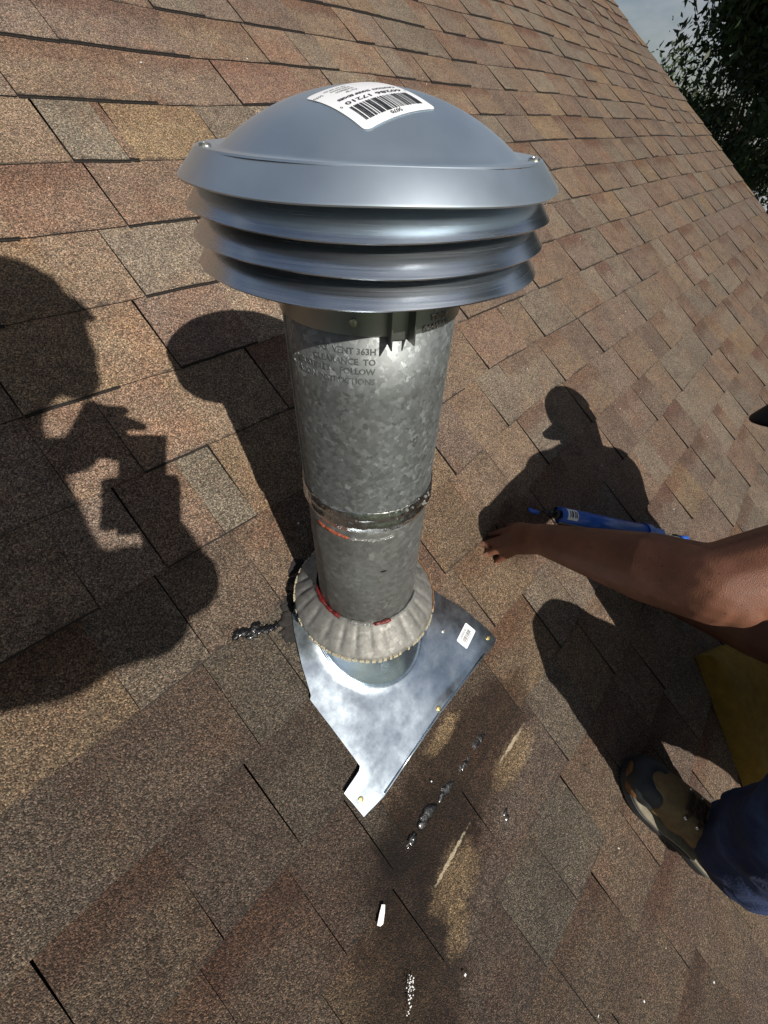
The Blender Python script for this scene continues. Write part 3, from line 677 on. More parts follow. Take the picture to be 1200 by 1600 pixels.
# ------------------------------------------------------------------ roofing cement, scraps
def blob(name, pts, w, h, mat, label, cat, group=None, seed=0):
    rs = random.Random(seed); b = MB(); n = 14; m = 6
    pts = [np.array(p) for p in pts]
    for (s, t) in pts:
        V = []; ww = w * rs.uniform(.6, 1.2); hh = h * rs.uniform(.6, 1.2); el = rs.uniform(1.3, 2.2); an = rs.uniform(-.35, .5)
        for j in range(m):
            f = j / (m - 1) * math.pi / 2
            for k in range(n):
                q = 2 * math.pi * k / n; rad = math.cos(f) * (1 + .55 * noise.noise(Vector((math.cos(q) * 2.2 + seed, math.sin(q) * 2.2, s * 90))))
                x, y = rad * ww * el * math.cos(q), rad * ww * math.sin(q)
                V.append(P(s + x * math.cos(an) - y * math.sin(an), t + x * math.sin(an) + y * math.cos(an), .006 + hh * math.sin(f) * (1 + .4 * noise.noise(Vector((x * 300, y * 300, seed))))))
        F = [(j * n + k, j * n + (k + 1) % n, (j + 1) * n + (k + 1) % n, (j + 1) * n + k) for j in range(m - 1) for k in range(n)]
        b.add(V, F)
    o = b.obj(name, mat, None, loc=P(pts[0][0], pts[0][1], .006), smooth=True); return tag(o, label, cat, group)
ORD = ('seventh', 'sixth', 'fifth', 'fourth', 'third', 'second', 'first')
for i, (s, t) in enumerate(((.138, -.289), (.098, -.285), (.049, -.286), (-.005, -.290), (-.060, -.288), (-.111, -.289), (-.148, -.291))):
    wl = (.007, .012, .014, .014, .012, .011, .007)[i]
    extra = [(s + wl * q + random.uniform(-.003, .003), t + random.uniform(-.003, .003)) for q in (-.8, .75)]
    blob('tar_dab', [(s, t)] + extra, (.0055, .0075, .0085, .0085, .0080, .0080, .0065)[i], .0026, MAT['tar'], 'black tar dab below the flashing, %s in its row from the paper scrap' % ORD[i], 'tar', 'tar dabs along the shingle edge', i)
blob('tar_patch', [(.001, -.408), (.004, -.400), (-.003, -.414), (.0, -.421), (.006, -.41)], .0065, .0025, MAT['tar'], 'lone tar dab below the row of dabs, nearer the boot', 'tar', None, 21)
blob('tar_smear', [(-.116 - .0075 * k, .088 + .0035 * k + random.uniform(-.004, .004)) for k in range(9)] + [(-.15, .112), (-.158, .104)], .006, .0028, MAT['tar'], 'lumpy black tar smear reaching left from the pipe collar', 'tar', None, 31)
blob('tar_crack_filler', [(.40 + .012 * k + random.uniform(-.004, .004), -.008 - .0065 * k + random.uniform(-.004, .004)) for k in range(14)], .005, .003, MAT['tar'], 'line of fresh tar along the shingle joint above the hand', 'tar', None, 41)
blob('gap_shade', [(-.115 + .075 * f ** 1.6, .060 + .095 * f + random.uniform(-.003, .003)) for f in np.linspace(0, 1, 16)], .0085, .004, MAT['asphalt'], 'black lumps standing in for the shade beside the uphill side of the storm collar', 'tar', None, 51)  # shade in the gap by the collar, modelled as a black arc
b = MB(); sc = [(-.0055, -.012), (.001, -.0135), (.006, -.011), (.0055, .003), (.004, .012), (-.0025, .0125), (-.0045, .002)]
for hh in (.0075, .0085): b.v += [tuple(P(-.235 + x * .55 + y * .72, -.318 + y * .62 - x * .6, hh + .0012 * math.sin(y * 160))) for x, y in sc]
k = len(sc); b.f = [tuple(range(k, 2 * k)), tuple(range(k - 1, -1, -1))] + [(i, (i + 1) % k, k + (i + 1) % k, k + i) for i in range(k)]
tag(b.obj('paper_scrap', MAT['chip'], None, loc=P(-.235, -.318, .008)), 'small torn white scrap lying on shingles below the flashing tip', 'scrap')
b = MB(); r4 = random.Random(12)
for i in range(46):
    f = r4.random(); s, t = -.249 - .026 * f + r4.gauss(0, .0032), -.404 - .022 * f + r4.gauss(0, .0028)
    b.box(P(s, t, .0105), UX * r4.uniform(.0003, .0010), UU * r4.uniform(.0003, .0009), UN * r4.uniform(.0003, .0009))
tag(b.obj('plaster_crumbs', MAT['chip'], None, loc=P(-.262, -.415, .01)), 'trail of white crumbs on shingles below the paper scrap', 'crumbs', kind='stuff')
b = MB()
for i in range(70):
    s = r4.uniform(-.5, 1.6); t = r4.uniform(-1., 1.3); b.box(P(s, t, .0100), UX * r4.uniform(.0006, .0018), UU * r4.uniform(.0006, .0016), UN * .0007)
tag(b.obj('loose_granules', MAT['chip'], None, loc=P(.3, 0, .008)), 'pale loose granules scattered over the shingles', 'granules', kind='stuff')

# ------------------------------------------------------------------ caulking gun, foam pad
GA = P(.543, -.106, .025); GB = P(.796, -.318, .025); gd = GB - GA; gl = np.linalg.norm(gd); gd /= gl; gs_ = np.cross(UN, gd)
gun = empty('caulking_gun', P(.66, -.2, .006), 'blue caulking gun lying on the shingles beyond the forearm', 'caulking gun')
V = []; F = []; n = 16; rad = .021
for i, f in enumerate((0, .02, .5, .98, 1)):
    for k in range(n + 1):
        q = math.pi + math.pi * k / n
        for r_ in (rad, rad - .0018): V.append(GA + gd * gl * f + gs_ * r_ * math.cos(q) + UN * r_ * math.sin(q))
nn = 2 * (n + 1)
for i in range(4):
    for k in range(n):
        a = i * nn + 2 * k; F += [(a, a + 2, a + nn + 2, a + nn), (a + 1, a + nn + 1, a + nn + 3, a + 3)]
    F += [(i * nn, i * nn + nn, i * nn + nn + 1, i * nn + 1), (i * nn + 2 * n, i * nn + 2 * n + 1, i * nn + nn + 2 * n + 1, i * nn + nn + 2 * n)]
mk('cradle', V, F, MAT['gray'], gun, smooth=True)
b = MB(); b.tube([GA + gd * .004, GA + gd * (gl - .02)], .0188, 24); tubep = b.obj('cartridge', MAT['blue'], gun, smooth=False); tubep.data.shade_smooth()
b = MB()
for k in range(9):
    pass
V = []; F = []
for i in range(2):
    for k in range(11):
        q = math.radians(50 + 9 * k); V.append(GA + gd * (.012 + .034 * i) + gs_ * 1 * .0192 * math.cos(q) + UN * .0192 * math.sin(q))
F = [(k, k + 1, 12 + k, 11 + k) for k in range(10)]
lab2 = mk('cartridge_label', V, F, MAT['paper'], tubep, smooth=True)
b = MB()
for (x, w) in ((.018, .003), (.024, .006), (.034, .004), (.040, .003)):
    V = []
    for i in range(2):
        for k in range(5): q = math.radians(70 + 12 * k); V.append(GA + gd * (x + w * i) + gs_ * .0195 * math.cos(q) + UN * .0195 * math.sin(q))
    b.add(V, [(k, k + 1, 6 + k, 5 + k) for k in range(4)])
b.obj('printing', MAT['ink'], lab2)
b = MB(); b.tube([GA + gd * .002, GA - gd * .012], [.012, .009], 12); b.tube([GA - gd * .010, GA - gd * .052], [.0075, .0025], 12); b.obj('nozzle', MAT['black'], gun, smooth=True)
b = MB(); b.tube([GA - gd * .052 + UN * -.012, GA - gd * .078 - gs_ * -.006 + UN * -.018], [.005, .006], 10); b.obj('nozzle_cap', MAT['blue'], gun, smooth=True)
b = MB(); b.tube([GB - gd * .018, GB + gd * .004], .0222, 24); b.obj('end_plate', MAT['blue'], gun)
b = MB(); b.box(GB + gd * .03, gd * .027, gs_ * .010, UN * .014); b.obj('housing', MAT['blue'], gun)
b = MB(); b.tube([GB - gd * .1, GB + gd * .145], .0042, 10); b.obj('plunger_rod', MAT['gray'], gun)
b = MB(); b.tube([GB + gd * .145, GB + gd * .170 + UN * .004], .0095, 10); b.obj('rod_hook', MAT['blue'], gun, smooth=True)
b = MB(); b.tube([GB + gd * .03, GB + gd * .05 - gs_ * .05 - UN * .008, GB + gd * .065 - gs_ * .11 - UN * .010], [.011, .010, .009], 10); b.obj('handle', MAT['blue'], gun, smooth=True)
b = MB(); b.tube([GB + gd * .01 - gs_ * .01, GB + gd * .02 - gs_ * .05 - UN * .008, GB + gd * .035 - gs_ * .09 - UN * .010], [.007, .006, .005], 10); b.obj('trigger', MAT['blue'], gun, smooth=True)

pad = empty('foam_pad', P(.72, -.84, .01), 'worn yellow foam cushion under the kneeling worker', 'cushion')
A_ = np.array([.672, -.628]); B_ = np.array([.569, -.822]); ed = (B_ - A_); el_ = np.linalg.norm(ed); ed /= el_; pe = np.array([-ed[1], ed[0]])
if pe[0] < 0: pe = -pe
nu_, nv_ = 40, 30; LU, LV = .36, .30; V = []; F = []
for j in range(nv_ + 1):
    for i in range(nu_ + 1):
        uu, vv = LU * i / nu_, LV * j / nv_
        e = min(uu, LU - uu, vv, LV - vv); hgt_ = .060 - .012 * math.exp(-e / .006) + .004 * noise.noise(Vector((uu * 14, vv * 14, 2))) + .0015 * noise.noise(Vector((uu * 60, vv * 60, 5)))
        if uu < .06 and vv > .0: hgt_ -= .02 * max(0, 1 - uu / .06) * min(1, vv / .08)        # crushed, torn corner edge
        q = A_ + ed * uu + pe * vv + .002 * noise.noise(Vector((uu * 50, vv * 50, 1)))
        V.append(P(q[0], q[1], hgt_))
for j in range(nv_):
    for i in range(nu_): a = j * (nu_ + 1) + i; F.append((a, a + 1, a + nu_ + 2, a + nu_ + 1))
per = [i for i in range(nu_ + 1)] + [j * (nu_ + 1) + nu_ for j in range(1, nv_ + 1)] + [nv_ * (nu_ + 1) + i for i in range(nu_ - 1, -1, -1)] + [j * (nu_ + 1) for j in range(nv_ - 1, 0, -1)]
n0 = len(V); 
for i in per:
    q = np.array(V[i]); V.append(q - UN * (q @ UN - .009))
F += [(per[i], n0 + i, n0 + (i + 1) % len(per), per[(i + 1) % len(per)]) for i in range(len(per))]
mk('foam_block', V, F, MAT['foam'], pad, smooth=True)

# ------------------------------------------------------------------ people
A = np.array
def fingers(caps, segs, r0=.0095, r1=.0075):
    for pts in segs:
        n = len(pts) - 1
        for i in range(n):
            ra = r0 + (r1 - r0) * i / n; rb = r0 + (r1 - r0) * (i + 1) / n; caps.append((pts[i], pts[i + 1], ra, rb))
def head_caps(h, f, up, sc=1.):
    f = f / np.linalg.norm(f); sd_ = np.cross(f, up); sd_ /= np.linalg.norm(sd_); u_ = np.cross(sd_, f)
    c = [(h + u_ * .03 * sc - f * .012, h + u_ * .02 * sc + f * .02, .082 * sc, .078 * sc), (h - u_ * .03 * sc + f * .03, h - u_ * .065 * sc + f * .058, .058 * sc, .034 * sc),
         (h - u_ * .005 + f * .098 * sc, h - u_ * .03 * sc + f * .106 * sc, .010, .014), (h + u_ * .02 + f * .088 * sc + sd_ * .03, h + u_ * .02 + f * .088 * sc - sd_ * .03, .012, .012),
         (h - u_ * .058 + f * .088 * sc + sd_ * .018, h - u_ * .058 + f * .088 * sc - sd_ * .018, .008, .008)]
    for q in (-1, 1): c.append((h + sd_ * q * .078 * sc + u_ * .012, h + sd_ * q * .080 * sc - u_ * .022, .012, .009))
    return c, sd_, u_, f
# the worker kneeling by the vent
W = {k: A(v) for k, v in dict(head=[.744, -.412, .297], neck=[.68, -.52, .285], shL=[.495, -.57, .33], shR=[.79, -.61, .21], elL=[.285, -.369, .199], wrL=[.337, -.133, .062], chest=[.64, -.61, .165], belly=[.64, -.84, -.02], hip=[.68, -1.0, -.24],
     hipL=[.55, -1.0, -.235], hipR=[.80, -1.02, -.27], kneeL=[.24, -.65, .08], ankL=[.283, -.688, -.315], kneeR=[.86, -.80, -.40], ankR=[1.02, -1.12, -.63], elR=[.60, -.62, -.10], wrR=[.64, -.39, -.19]).items()}
worker = empty('person', P(.5, -.9, 0), 'worker in blue jeans and tan boot reaching a bare brown arm over the shingles', 'person')
bc, sdv, uv_, fv = head_caps(W['head'], A([-.157, .09, -.02]), A([.1, .35, 1.]))
bc += [(W['head'] - uv_ * .05, W['neck'], .062, .072), (W['head'] - fv * .03, W['neck'] + A([.03, .01, 0]), .07, .075), (W['neck'], W['shL'], .055, .056), (W['neck'], W['shR'], .055, .056), (W['neck'], W['chest'], .07, .13), (W['shL'], W['chest'], .06, .12), (W['shR'], W['chest'], .06, .12), (W['chest'], W['belly'], .13, .13), (W['belly'], W['hip'], .13, .13),
       (W['hip'], W['hipL'], .12, .10), (W['hip'], W['hipR'], .12, .10), (W['hipL'], W['kneeL'], .09, .062), (W['kneeL'], W['ankL'], .06, .042), (W['hipR'], W['kneeR'], .09, .062), (W['kneeR'], W['ankR'], .06, .042)]
mL = W['elL'] + (W['wrL'] - W['elL']) * .3
bc += [(W['shL'], W['elL'] + (W['shL'] - W['elL']) * .4, .064, .062), (W['elL'] + (W['shL'] - W['elL']) * .4, W['elL'], .062, .054), (W['elL'], mL, .054, .054), (mL, W['wrL'], .054, .030), (W['elL'] + A([-.012, -.03, .0]), W['elL'], .03, .05)]
kI, kP = A([.353, -.083, .040]), A([.324, -.099, .018])
kn = [kI + (kP - kI) * q for q in (0, .36, .7, 1.)]
for q in kn: bc.append((W['wrL'] + (q - kn[1]) * .3, q, .023, .0145))
tips = [A([.341, -.034, -.008]), A([.313, -.038, -.011]), A([.303, -.055, -.021]), A([.312, -.075, -.034])]
sg = []
for q, tp_ in zip(kn, tips):
    m1 = q + (tp_ - q) * .42 + UN * .012; m2 = q + (tp_ - q) * .76 + UN * .008; sg.append([q, m1, m2, tp_])
fingers(bc, sg, .0100, .0072)
fingers(bc, [[W['wrL'] + A([.012, .012, -.006]), A([.376, -.088, .012]), A([.392, -.062, -.002]), A([.393, -.046, -.010])]], .015, .0085)
bc += [(W['shR'], W['elR'], .060, .048), (W['elR'], W['elR'] + (W['wrR'] - W['elR']) * .3, .048, .047), (W['elR'] + (W['wrR'] - W['elR']) * .3, W['wrR'], .047, .029)]
hd = W['wrR'] + A([.005, .07, -.02]); 
for q in range(4): off = A([.034 - .022 * q, 0, 0]); bc.append((W['wrR'], hd + off, .022, .013)); fingers(bc, [[hd + off, hd + off + A([0, .035, .006]), hd + off + A([0, .060, -.008 + .04 * .6])]], .0100, .0078)
fingers(bc, [[W['wrR'] + A([.01, .01, 0]), W['wrR'] + A([.045, .04, -.012]), W['wrR'] + A([.055, .07, -.006])]], .013, .0085)
wb = body('body', bc, .0038, MAT['skin'], worker, 5)
for tp_, q in zip(tips, kn):
    dv = (tp_ - q); dv /= np.linalg.norm(dv); nn_ = UN - dv * (UN @ dv); nn_ /= np.linalg.norm(nn_); ss = np.cross(dv, nn_); V = []
    for i in range(3):
        for j in range(3): V.append(tp_ + nn_ * (.0076 - .0012 * (j - 1) ** 2) + ss * .0045 * (j - 1) + dv * (.001 + .0048 * (i - 1)))
    mk('finger_nail', V, [(a, a + 1, a + 4, a + 3) for a in (0, 1, 3, 4)], MAT['nail'], worker, smooth=True)
for q in (-1, 1):
    b = MB(); b.add(*sphere_vf(W['head'] + sdv * q * .031 + uv_ * .004 + fv * .084, .012, 10, 7)); b.obj('eye', MAT['paper'], worker, smooth=True)
sl = W['shL'] + (W['elL'] - W['shL']) * .12; sr = W['shR'] + (W['elR'] - W['shR']) * .42
body('shirt', [(W['neck'] - A([0, 0, .02]), W['shL'], .062, .068), (W['neck'] - A([0, 0, .02]), W['shR'], .062, .068), (W['shL'], sl, .072, .078), (W['shR'], sr, .072, .074), (W['neck'] - A([0, .02, .03]), W['chest'], .08, .142), (W['shL'], W['chest'], .07, .135), (W['shR'], W['chest'], .07, .135), (W['chest'], W['belly'], .143, .143), (W['belly'], W['hip'], .143, .138), (A([.52, -.56, .19]), A([.50, -.78, .03]), .10, .11)],
     .009, MAT['shirt'], worker, 4, .007, 14)
body('jeans', [(W['hip'], W['hipL'], .135, .112), (W['hip'], W['hipR'], .135, .112), (W['hipL'], W['kneeL'], .106, .084), (W['kneeL'], W['ankL'] + A([0, -.005, .055]), .084, .078), (W['ankL'] + A([0, -.005, .055]), W['ankL'] + A([.002, -.012, .01]), .078, .080), (W['hipR'], W['kneeR'], .106, .084), (W['kneeR'], W['ankR'], .082, .062)],
     .0075, MAT['denim'], worker, 3, .010, 16)
# cap
cb = MB(); Hc = W['head'] + uv_ * .035; V = []; F = []; n = 28; m = 9
for j in range(m + 1):
    f = j / m * math.pi / 2
    for k in range(n):
        q = 2 * math.pi * k / n; V.append(Hc + (fv * math.cos(q) * .104 + sdv * math.sin(q) * .094) * math.cos(f) + uv_ * .078 * math.sin(f))
F = [(j * n + k, j * n + (k + 1) % n, (j + 1) * n + (k + 1) % n, (j + 1) * n + k) for j in range(m) for k in range(n)]
capo = mk('cap', V, F, MAT['cap_cloth'], worker, smooth=True)
V = []; F = []; nb = 14
for lay in (0, 1):
    for i in range(7):
        f = i / 6
        for k in range(nb + 1):
            q = -1 + 2 * k / nb; yy = .086 * q; x0_ = .104 * math.sqrt(max(0, 1 - (yy / .096) ** 2)) * .96; ext = .066 * math.sqrt(max(0, 1 - q ** 2 * .97)); x = x0_ + ext * f
            V.append(Hc + fv * x + sdv * yy + uv_ * (-.012 - .014 * q * q - .012 * f - .004 * lay))
        
s_ = 7 * (nb + 1)
for i in range(6):
    for k in range(nb): a = i * (nb + 1) + k; F += [(a, a + 1, a + nb + 2, a + nb + 1), (s_ + a, s_ + a + nb + 1, s_ + a + nb + 2, s_ + a + 1)]
per = [6 * (nb + 1) + k for k in range(nb + 1)]; F += [(per[k], per[k + 1], s_ + per[k + 1], s_ + per[k]) for k in range(nb)]
mk('bill', V, F, MAT['cap_cloth'], capo, smooth=True)

# boots: local frame x forward, y sideways, z off the roof
def make_boot(toe, fwd, parent, name='boot'):
    fwd = fwd - UN * (fwd @ UN); fwd /= np.linalg.norm(fwd); side = np.cross(UN, fwd); L = .292
    org = toe - fwd * L
    G = lambda x, y, z: org + fwd * x + side * y + UN * z
    def width(x):
        f = x / L
        return .037 + .014 * max(0, math.sin((f - .22) * math.pi / .95)) if f < .86 else .0505 * math.sqrt(max(0.0, 1 - ((f - .80) / .2005) ** 2)) if f > .8 else .05
    def strip(z0, z1, grow, mat, nm, bulge=0.):
        V = []; F = []; n = 26; ring = []
        for sgn in (1, -1):
            rg = range(n + 1) if sgn == 1 else range(n, -1, -1)
            for i in rg:
                x = L * (1 - math.cos(math.pi * i / n)) / 2; f = x / L
                wd = (.036 * math.sqrt(max(0, 1 - ((.10 - f) / .1005) ** 2)) if f < .10 else .036 + (.050 - .036) * min(1, (f - .10) / .5) - .004 * math.sin(math.pi * min(1, max(0, (f - .15) / .4)))) if f < .72 else .050 * math.sqrt(max(0, 1 - ((f - .72) / .2805) ** 2)) 
                ring.append((x + grow * (1 if f > .6 else -1 if f < .05 else 0), sgn * (wd + grow) - .006 * math.sin(math.pi * f)))
        m = len(ring)
        for z, gr in ((z0, 0), ((z0 + z1) / 2, bulge), (z1, 0)):
            for x, y in ring: V.append(G(x, y * (1 + gr), z + .012 * max(0, (x / L - .78)) * 2))
        for l in range(2): F += [(l * m + i, l * m + (i + 1) % m, (l + 1) * m + (i + 1) % m, (l + 1) * m + i) for i in range(m)]
        F += [tuple(range(m - 1, -1, -1)), tuple(range(2 * m, 3 * m))]
        return mk(nm, V, F, mat, parent)
    bt = strip(.010, .024, .0040, MAT['rubber'], name)
    for i in range(9):
        b = MB(); x = .015 + i * .031
        for sg_ in (-1, 1):
            wd = .040 if i > 2 else .033
            if i == 8: wd = .028
            b.box(G(x, sg_ * wd * .62 - .004, .0075), fwd * .010, side * wd * .42, UN * .0075)
        b.obj('tread_lug', MAT['rubber'], bt)
    strip(.024, .030, .0016, MAT['midsole'], 'midsole', .02).parent = bt
    uc = []
    for x, z, r, yo in ((.255, .048, .034, -.004), (.225, .054, .041, -.006), (.18, .062, .043, -.006), (.14, .078, .041, -.004), (.10, .092, .041, 0), (.06, .090, .040, 0), (.045, .065, .036, 0)):
        uc.append((G(x, yo + .010, z - .004), G(x, yo - .010, z - .004), r - .006, r - .006))
    ch = [(G(a[0], a[3], a[1]), G(c[0], c[3], c[1]), a[2], c[2]) for a, c in zip([(.255, .048, .036, -.004), (.225, .056, .042, -.006), (.18, .066, .044, -.006), (.14, .084, .043, -.004), (.09, .105, .043, 0), (.075, .15, .043, 0)], [(.225, .056, .042, -.006), (.18, .066, .044, -.006), (.14, .084, .043, -.004), (.09, .105, .043, 0), (.075, .15, .043, 0), (.070, .19, .044, 0)])]
    ch.append((G(.09, 0, .075), G(.045, 0, .06), .044, .037)); ch.append((G(.045, 0, .06), G(.045, 0, .045), .037, .036))
    o = body('upper', ch + uc, .0045, MAT['leather'], bt, 5, .0012, 60)
    o.parent = bt; o.location = (0, 0, 0); BASE[o] = BASE[bt]
    tcaps = [(G(.268, -.003 + .012, .043), G(.268, -.003 - .012, .043), .0315, .0315), (G(.254, -.005 + .014, .046), G(.254, -.005 - .014, .046), .0335, .0335)]
    o = body('toe_cap', tcaps, .004, MAT['rubber'], bt, 4)
    o = body('toe_guard', [(G(.272, .020, .036), G(.284, .004, .036), .0205, .0165), (G(.284, .004, .036), G(.282, -.010, .036), .0165, .017)], .0035, MAT['leather_o'], bt, 3)
    cxs = [(.255, .048, .036), (.225, .056, .042), (.18, .066, .044), (.14, .084, .043), (.09, .105, .043)]
    def topz(x, y):
        for (xa, za, ra), (xb, zb_, rb2) in zip(cxs, cxs[1:]):
            if xb <= x <= xa:
                f = (xa - x) / (xa - xb); zz, rr2 = za + (zb_ - za) * f, ra + (rb2 - ra) * f; return zz + math.sqrt(rr2 * rr2 - y * y)
    tg = MB()
    for x in (.215, .200, .185, .170, .155, .140, .125): tg.box(G(x, -.004, topz(x, 0) - .0005), fwd * .009, side * .017, UN * .0022)
    tg.obj('tongue', MAT['lace'], bt)
    xs = (.212, .188, .164, .140); lc = MB()
    for i, x in enumerate(xs):
        for sg_ in (-1, 1):
            b = MB(); b.add(*sphere_vf(G(x, -.004 + sg_ * .027, topz(x, .027) + .001), .0042, 8, 6)); b.obj('lace_hook', MAT['screw'], bt, smooth=True)
            if i: lc.tube([G(xs[i - 1], -.004 - sg_ * .027, topz(xs[i - 1], .027) + .002), G((xs[i - 1] + x) / 2, -.004, topz((xs[i - 1] + x) / 2, 0) + .005), G(x, -.004 + sg_ * .027, topz(x, .027) + .002)], .0022, 6)
    lc.tube([G(xs[0], -.031, topz(xs[0], .027) + .002), G(xs[0], -.004, topz(xs[0], 0) + .004), G(xs[0], .023, topz(xs[0], .027) + .002)], .0022, 6)
    lc.obj('laces', MAT['lace'], bt, smooth=True)
    return bt
toe = P(.262, -.566, 0); make_boot(toe, P(.262, -.566, 0) - P(.297, -.80, 0), worker)
make_boot(P(1.03, -1.30, 0) + UN * .0, A([.25, -1, -.6]), worker)

# the photographer, bending over from up-slope; only the shadow is in the picture
ph = {k: A(v) for k, v in dict(head=[-.418, -.471, 1.035], neck=[-.519, -.561, .985], shL=[-.615, -.548, .925], shR=[-.578, -.762, .787], chest=[-.690, -.715, .863], hip=[-.98, -.66, .76], elR=[-.393, -.632, .655], elL=[-.550, -.385, .798],
      kneeL=[-1.12, -.36, .36], footL=[-1.15, -.20, -.03], kneeR=[-1.12, -.66, .28], footR=[-1.15, -.60, -.30]).items()}
ph['wrR'] = C2W(.045, -.125, .085); ph['wrL'] = C2W(-.074, -.022, .085)
pho = empty('person', P(-1.15, -.45, 0), 'photographer bending over the roof with a phone, casting the shadow left of the pipe', 'person')
bc, sd2, uv2, fv2 = head_caps(ph['head'], C2W(0, -.05, 0) - ph['head'], A([-.3, -.2, 1.]))
bc += [(ph['head'] - uv2 * .04, ph['neck'], .052, .052), (ph['neck'], ph['shR'], .048, .062), (ph['neck'], ph['shL'], .048, .056), (ph['neck'], ph['chest'], .06, .12), (ph['shR'], ph['chest'], .08, .115), (ph['shL'], ph['chest'], .055, .115), (ph['chest'], ph['hip'], .122, .128),
       (ph['shR'], ph['elR'], .060, .048), (ph['elR'], ph['wrR'], .045, .028), (ph['shL'], ph['elL'], .052, .042), (ph['elL'], ph['wrL'], .040, .027),
       (ph['hip'], ph['kneeL'], .10, .062), (ph['kneeL'], ph['footL'], .06, .042), (ph['hip'], ph['kneeR'], .10, .062), (ph['kneeR'], ph['footR'], .06, .042)]
# hands: right under the lower edge, left on the long side, thumbs behind
for q in range(4):
    y = -.118 + .020 * q
    bc.append((ph['wrR'], C2W(.040, y, .035), .021, .012)); fingers(bc, [[C2W(.040, y, .035), C2W(.010, y + .004, .024), C2W(-.030, y + .006, .022), C2W(-.070, y + .004, .019)]], .0105, .0080)
fingers(bc, [[ph['wrR'], C2W(.020, -.10, .055), C2W(-.004, -.075, .030)]], .013, .0085)
for q in range(4):
    y = .052 - .022 * q
    bc.append((ph['wrL'], C2W(-.076, y, .050), .022, .014)); fingers(bc, [[C2W(-.076, y, .050), C2W(-.066, y + .002, .024), C2W(-.044 + .006 * q, y + .004 - .004 * q, .020)]], .0100, .0080)
fingers(bc, [[ph['wrL'], C2W(-.052, .020, .060), C2W(-.034, .034, .036), C2W(-.016, .030, .022)]], .014, .0090)
body('body', bc, .0055, MAT['skin'], pho, 3)
for q in (-1, 1):
    b = MB(); b.add(*sphere_vf(ph['head'] + sd2 * q * .031 + uv2 * .004 + fv2 * .084, .012, 10, 7)); b.obj('eye', MAT['paper'], pho, smooth=True)
body('hair', [(ph['head'] + uv2 * .045 - fv2 * .025, ph['head'] + uv2 * .05 + fv2 * .01, .082, .074), (ph['head'] - fv2 * .045, ph['head'] + uv2 * .02 - fv2 * .03, .066, .07)], .006, MAT['hair'], pho, 2, .004, 60)
body('shirt', [(ph['neck'] - A([.02, .02, .02]), ph['shR'], .058, .075), (ph['neck'] - A([.02, .02, .02]), ph['shL'], .058, .066), (ph['shR'], ph['shR'] + (ph['elR'] - ph['shR']) * .55, .074, .068), (ph['shL'], ph['shL'] + (ph['elL'] - ph['shL']) * .5, .064, .060), (ph['neck'] - A([.03, .03, .03]), ph['chest'], .07, .132), (ph['shR'], ph['chest'], .09, .128), (ph['shL'], ph['chest'], .066, .128), (ph['chest'], ph['hip'], .134, .138), (A([-.472, -.72, .69]), ph['chest'], .05, .11)], .01, MAT['shirt2'], pho, 3, .006, 14)
body('jeans', [(ph['hip'], ph['kneeL'], .118, .076), (ph['kneeL'], ph['footL'] + A([0, 0, .05]), .076, .062), (ph['hip'], ph['kneeR'], .118, .076), (ph['kneeR'], ph['footR'] + A([0, 0, .05]), .076, .062)], .01, MAT['denim'], pho, 3, .008, 16)
for fo_, dr in ((ph['footL'], A([1., .15, 0])), (ph['footR'], A([1., -.1, 0]))):
    base = fo_ - UN * (fo_ @ UN); make_boot(base + dr / np.linalg.norm(dr) * .20, dr, pho)
phone = empty('smartphone', C2W(-.02, -.05, .006), 'black smartphone held by the photographer', 'phone')
b = MB(); b.box(C2W(-.020, -.054, .0105), R[:, 0] * .036, R[:, 1] * .073, R[:, 2] * .0038); bo = b.obj('phone_body', MAT['black'], phone)
bv = bo.modifiers.new('b', 'BEVEL'); bv.width = .003; bv.segments = 2
b = MB(); b.box(C2W(-.020, -.054, .0146), R[:, 0] * .033, R[:, 1] * .069, R[:, 2] * .0002); b.obj('screen', MAT['window'], phone)
b = MB(); b.tube([C2W(0, 0, .0068), C2W(0, 0, .0050)], .0065, 16); b.obj('lens_ring', MAT['gray'], phone)

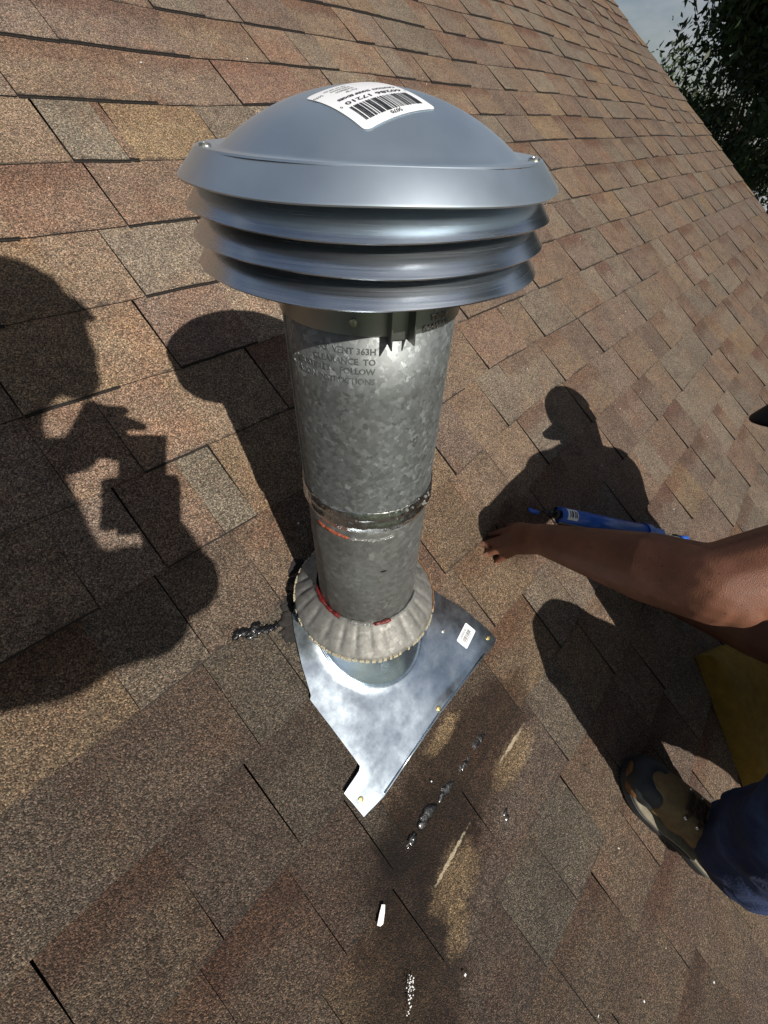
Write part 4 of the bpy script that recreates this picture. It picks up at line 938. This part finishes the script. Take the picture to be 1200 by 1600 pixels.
# ------------------------------------------------------------------ trees and the neighbour's house beyond the rake
def tree(name, base, trunk_h, crown_c, rad, nl, leaf, label, mat, clusters=90, seed=1, group=None, bare=0):
    rs = np.random.default_rng(seed); t = empty(name, base, label, 'tree', group); base = A(base, float); cc = A(crown_c, float); rad = A(rad, float)
    b = MB(); top = cc + A([0, 0, rad[2] * .3]); pts = [base + (top - base) * f + A([.15 * math.sin(f * 5), .12 * math.cos(f * 4), 0]) * rad[0] * .2 for f in np.linspace(0, 1, 9)]
    r0 = rad[0] * .085; b.tube(pts, [r0 * (1.25 - 1.05 * f) for f in np.linspace(0, 1, 9)], 10)
    cl = []
    while len(cl) < clusters:
        v = rs.normal(size=3); v /= np.linalg.norm(v); q = v * rs.uniform(.35, 1.) ** .5
        cl.append(cc + q * rad * (1 + .16 * rs.normal()))
    for k in range(0, clusters, max(1, clusters // 40)):
        f = rs.uniform(.35, .95); st_ = base + (top - base) * f; e = cl[k]; m_ = st_ + (e - st_) * .5 + rs.normal(size=3) * .15 - A([0, 0, .1])
        b.tube([st_, m_, e], [r0 * .35, r0 * .2, r0 * .05], 6)
    b.obj('trunk', MAT['bark'], t, smooth=True)
    cl = A(cl); idx = rs.integers(0, clusters, nl); sz = rs.uniform(.5, 1.2, clusters)[idx]
    cpos = cl[idx] + rs.normal(size=(nl, 3)) * (rad.mean() * .13) * sz[:, None]
    d1 = rs.normal(size=(nl, 3)); d1[:, 2] -= .5; d1 /= np.linalg.norm(d1, axis=1)[:, None]; d2 = np.cross(d1, rs.normal(size=(nl, 3))); d2 /= np.linalg.norm(d2, axis=1)[:, None]
    L = leaf * rs.uniform(.6, 1.3, nl)[:, None]; wv = L * .38; nn_ = np.cross(d1, d2) * L * .12
    V = np.stack([cpos - d1 * L * .5, cpos + d2 * wv * .5 + nn_, cpos + d1 * L * .5, cpos - d2 * wv * .5 + nn_], 1).reshape(-1, 3) - base
    me = bpy.data.meshes.new('crown'); me.vertices.add(nl * 4); me.vertices.foreach_set('co', V.ravel()); me.loops.add(nl * 4); me.loops.foreach_set('vertex_index', np.arange(nl * 4)); me.polygons.add(nl)
    me.polygons.foreach_set('loop_start', np.arange(nl) * 4); me.polygons.foreach_set('loop_total', np.full(nl, 4)); me.update(calc_edges=True); me.validate()
    at = me.attributes.new('var', 'FLOAT', 'POINT'); at.data.foreach_set('value', np.repeat(np.clip(rs.uniform(0, 1, clusters)[idx] * .7 + rs.uniform(0, .3, nl), 0, 1), 4).astype(np.float32))
    me.materials.append(mat); o = bpy.data.objects.new('crown', me); COL.objects.link(o); o.parent = t
    return t
tree('broadleaf_tree', (15.6, 1.2, GZ), 5, (15.6, 1.25, 3.6), (3.1, 3.1, 3.9), 70000, .19, 'large dark leafy tree standing just beyond the roof rake', MAT['leaf'], 130, 3)
tree('broadleaf_tree', (23.2, 6.9, GZ), 4, (23.2, 6.9, .1), (2.6, 2.3, 2.2), 14000, .17, 'lower olive green tree further off behind the large dark tree', MAT['leaf2'], 70, 5)
tree('broadleaf_tree', (20.0, 3.6, GZ), 4, (20.0, 3.6, .4), (2.0, 1.9, 2.6), 14000, .17, 'mid sized dark tree between the large tree and the olive one', MAT['leaf'], 70, 8)
tree('broadleaf_tree', (12.4, -11.5, GZ), 8, (12.4, -11.5, 11.0), (4.6, 4.6, 5.6), 26000, .24, 'unseen very tall tree added in the side yard to shade the large dark tree', MAT['leaf'], 150, 13)  # added out of view, sunward of the large tree, to darken it
nh = empty('neighbour_house', (28, 2, GZ), 'low house with weathered grey shingle roof seen past the rake edge', 'house')
b = MB(); b.add([(24, -3, GZ), (32, -3, GZ), (32, 5.2, GZ), (24, 5.2, GZ), (24, -3, -2.3), (32, -3, -2.3), (32, 5.2, -2.3), (24, 5.2, -2.3), (28, -3, -.85), (28, 5.2, -.85)], [(0, 1, 5, 4), (2, 3, 7, 6), (3, 0, 4, 7), (1, 2, 6, 5), (4, 5, 8), (6, 7, 9)])
b.obj('wall', MAT['siding'], nh)
b = MB()
for k in range(16):
    f0, f1 = k / 16, (k + 1) / 16 + .02
    for sg_ in (-1, 1):
        xa, xb_ = 28 + sg_ * 4.4 * (1 - f0), 28 + sg_ * 4.4 * (1 - f1); za, zb_ = -2.42 + 1.65 * f0, -2.42 + 1.65 * f1
        b.add([(xa, -3.3, za + .02), (xa, 5.4, za + .02), (xb_, 5.4, zb_), (xb_, -3.3, zb_), (xa, -3.3, za - .04), (xa, 5.4, za - .04), (xb_, 5.4, zb_ - .04), (xb_, -3.3, zb_ - .04)], [(0, 1, 2, 3), (4, 7, 6, 5), (0, 4, 5, 1), (1, 5, 6, 2), (3, 7, 4, 0)])
b.obj('roof', MAT['grey_roof'], nh)
for yy in (-1.2, 1.2, 3.6):
    b = MB(); b.box((23.98, yy, -3.0), (.03, 0, 0), (0, .45, 0), (0, 0, .45)); b.obj('window', MAT['window'], nh)
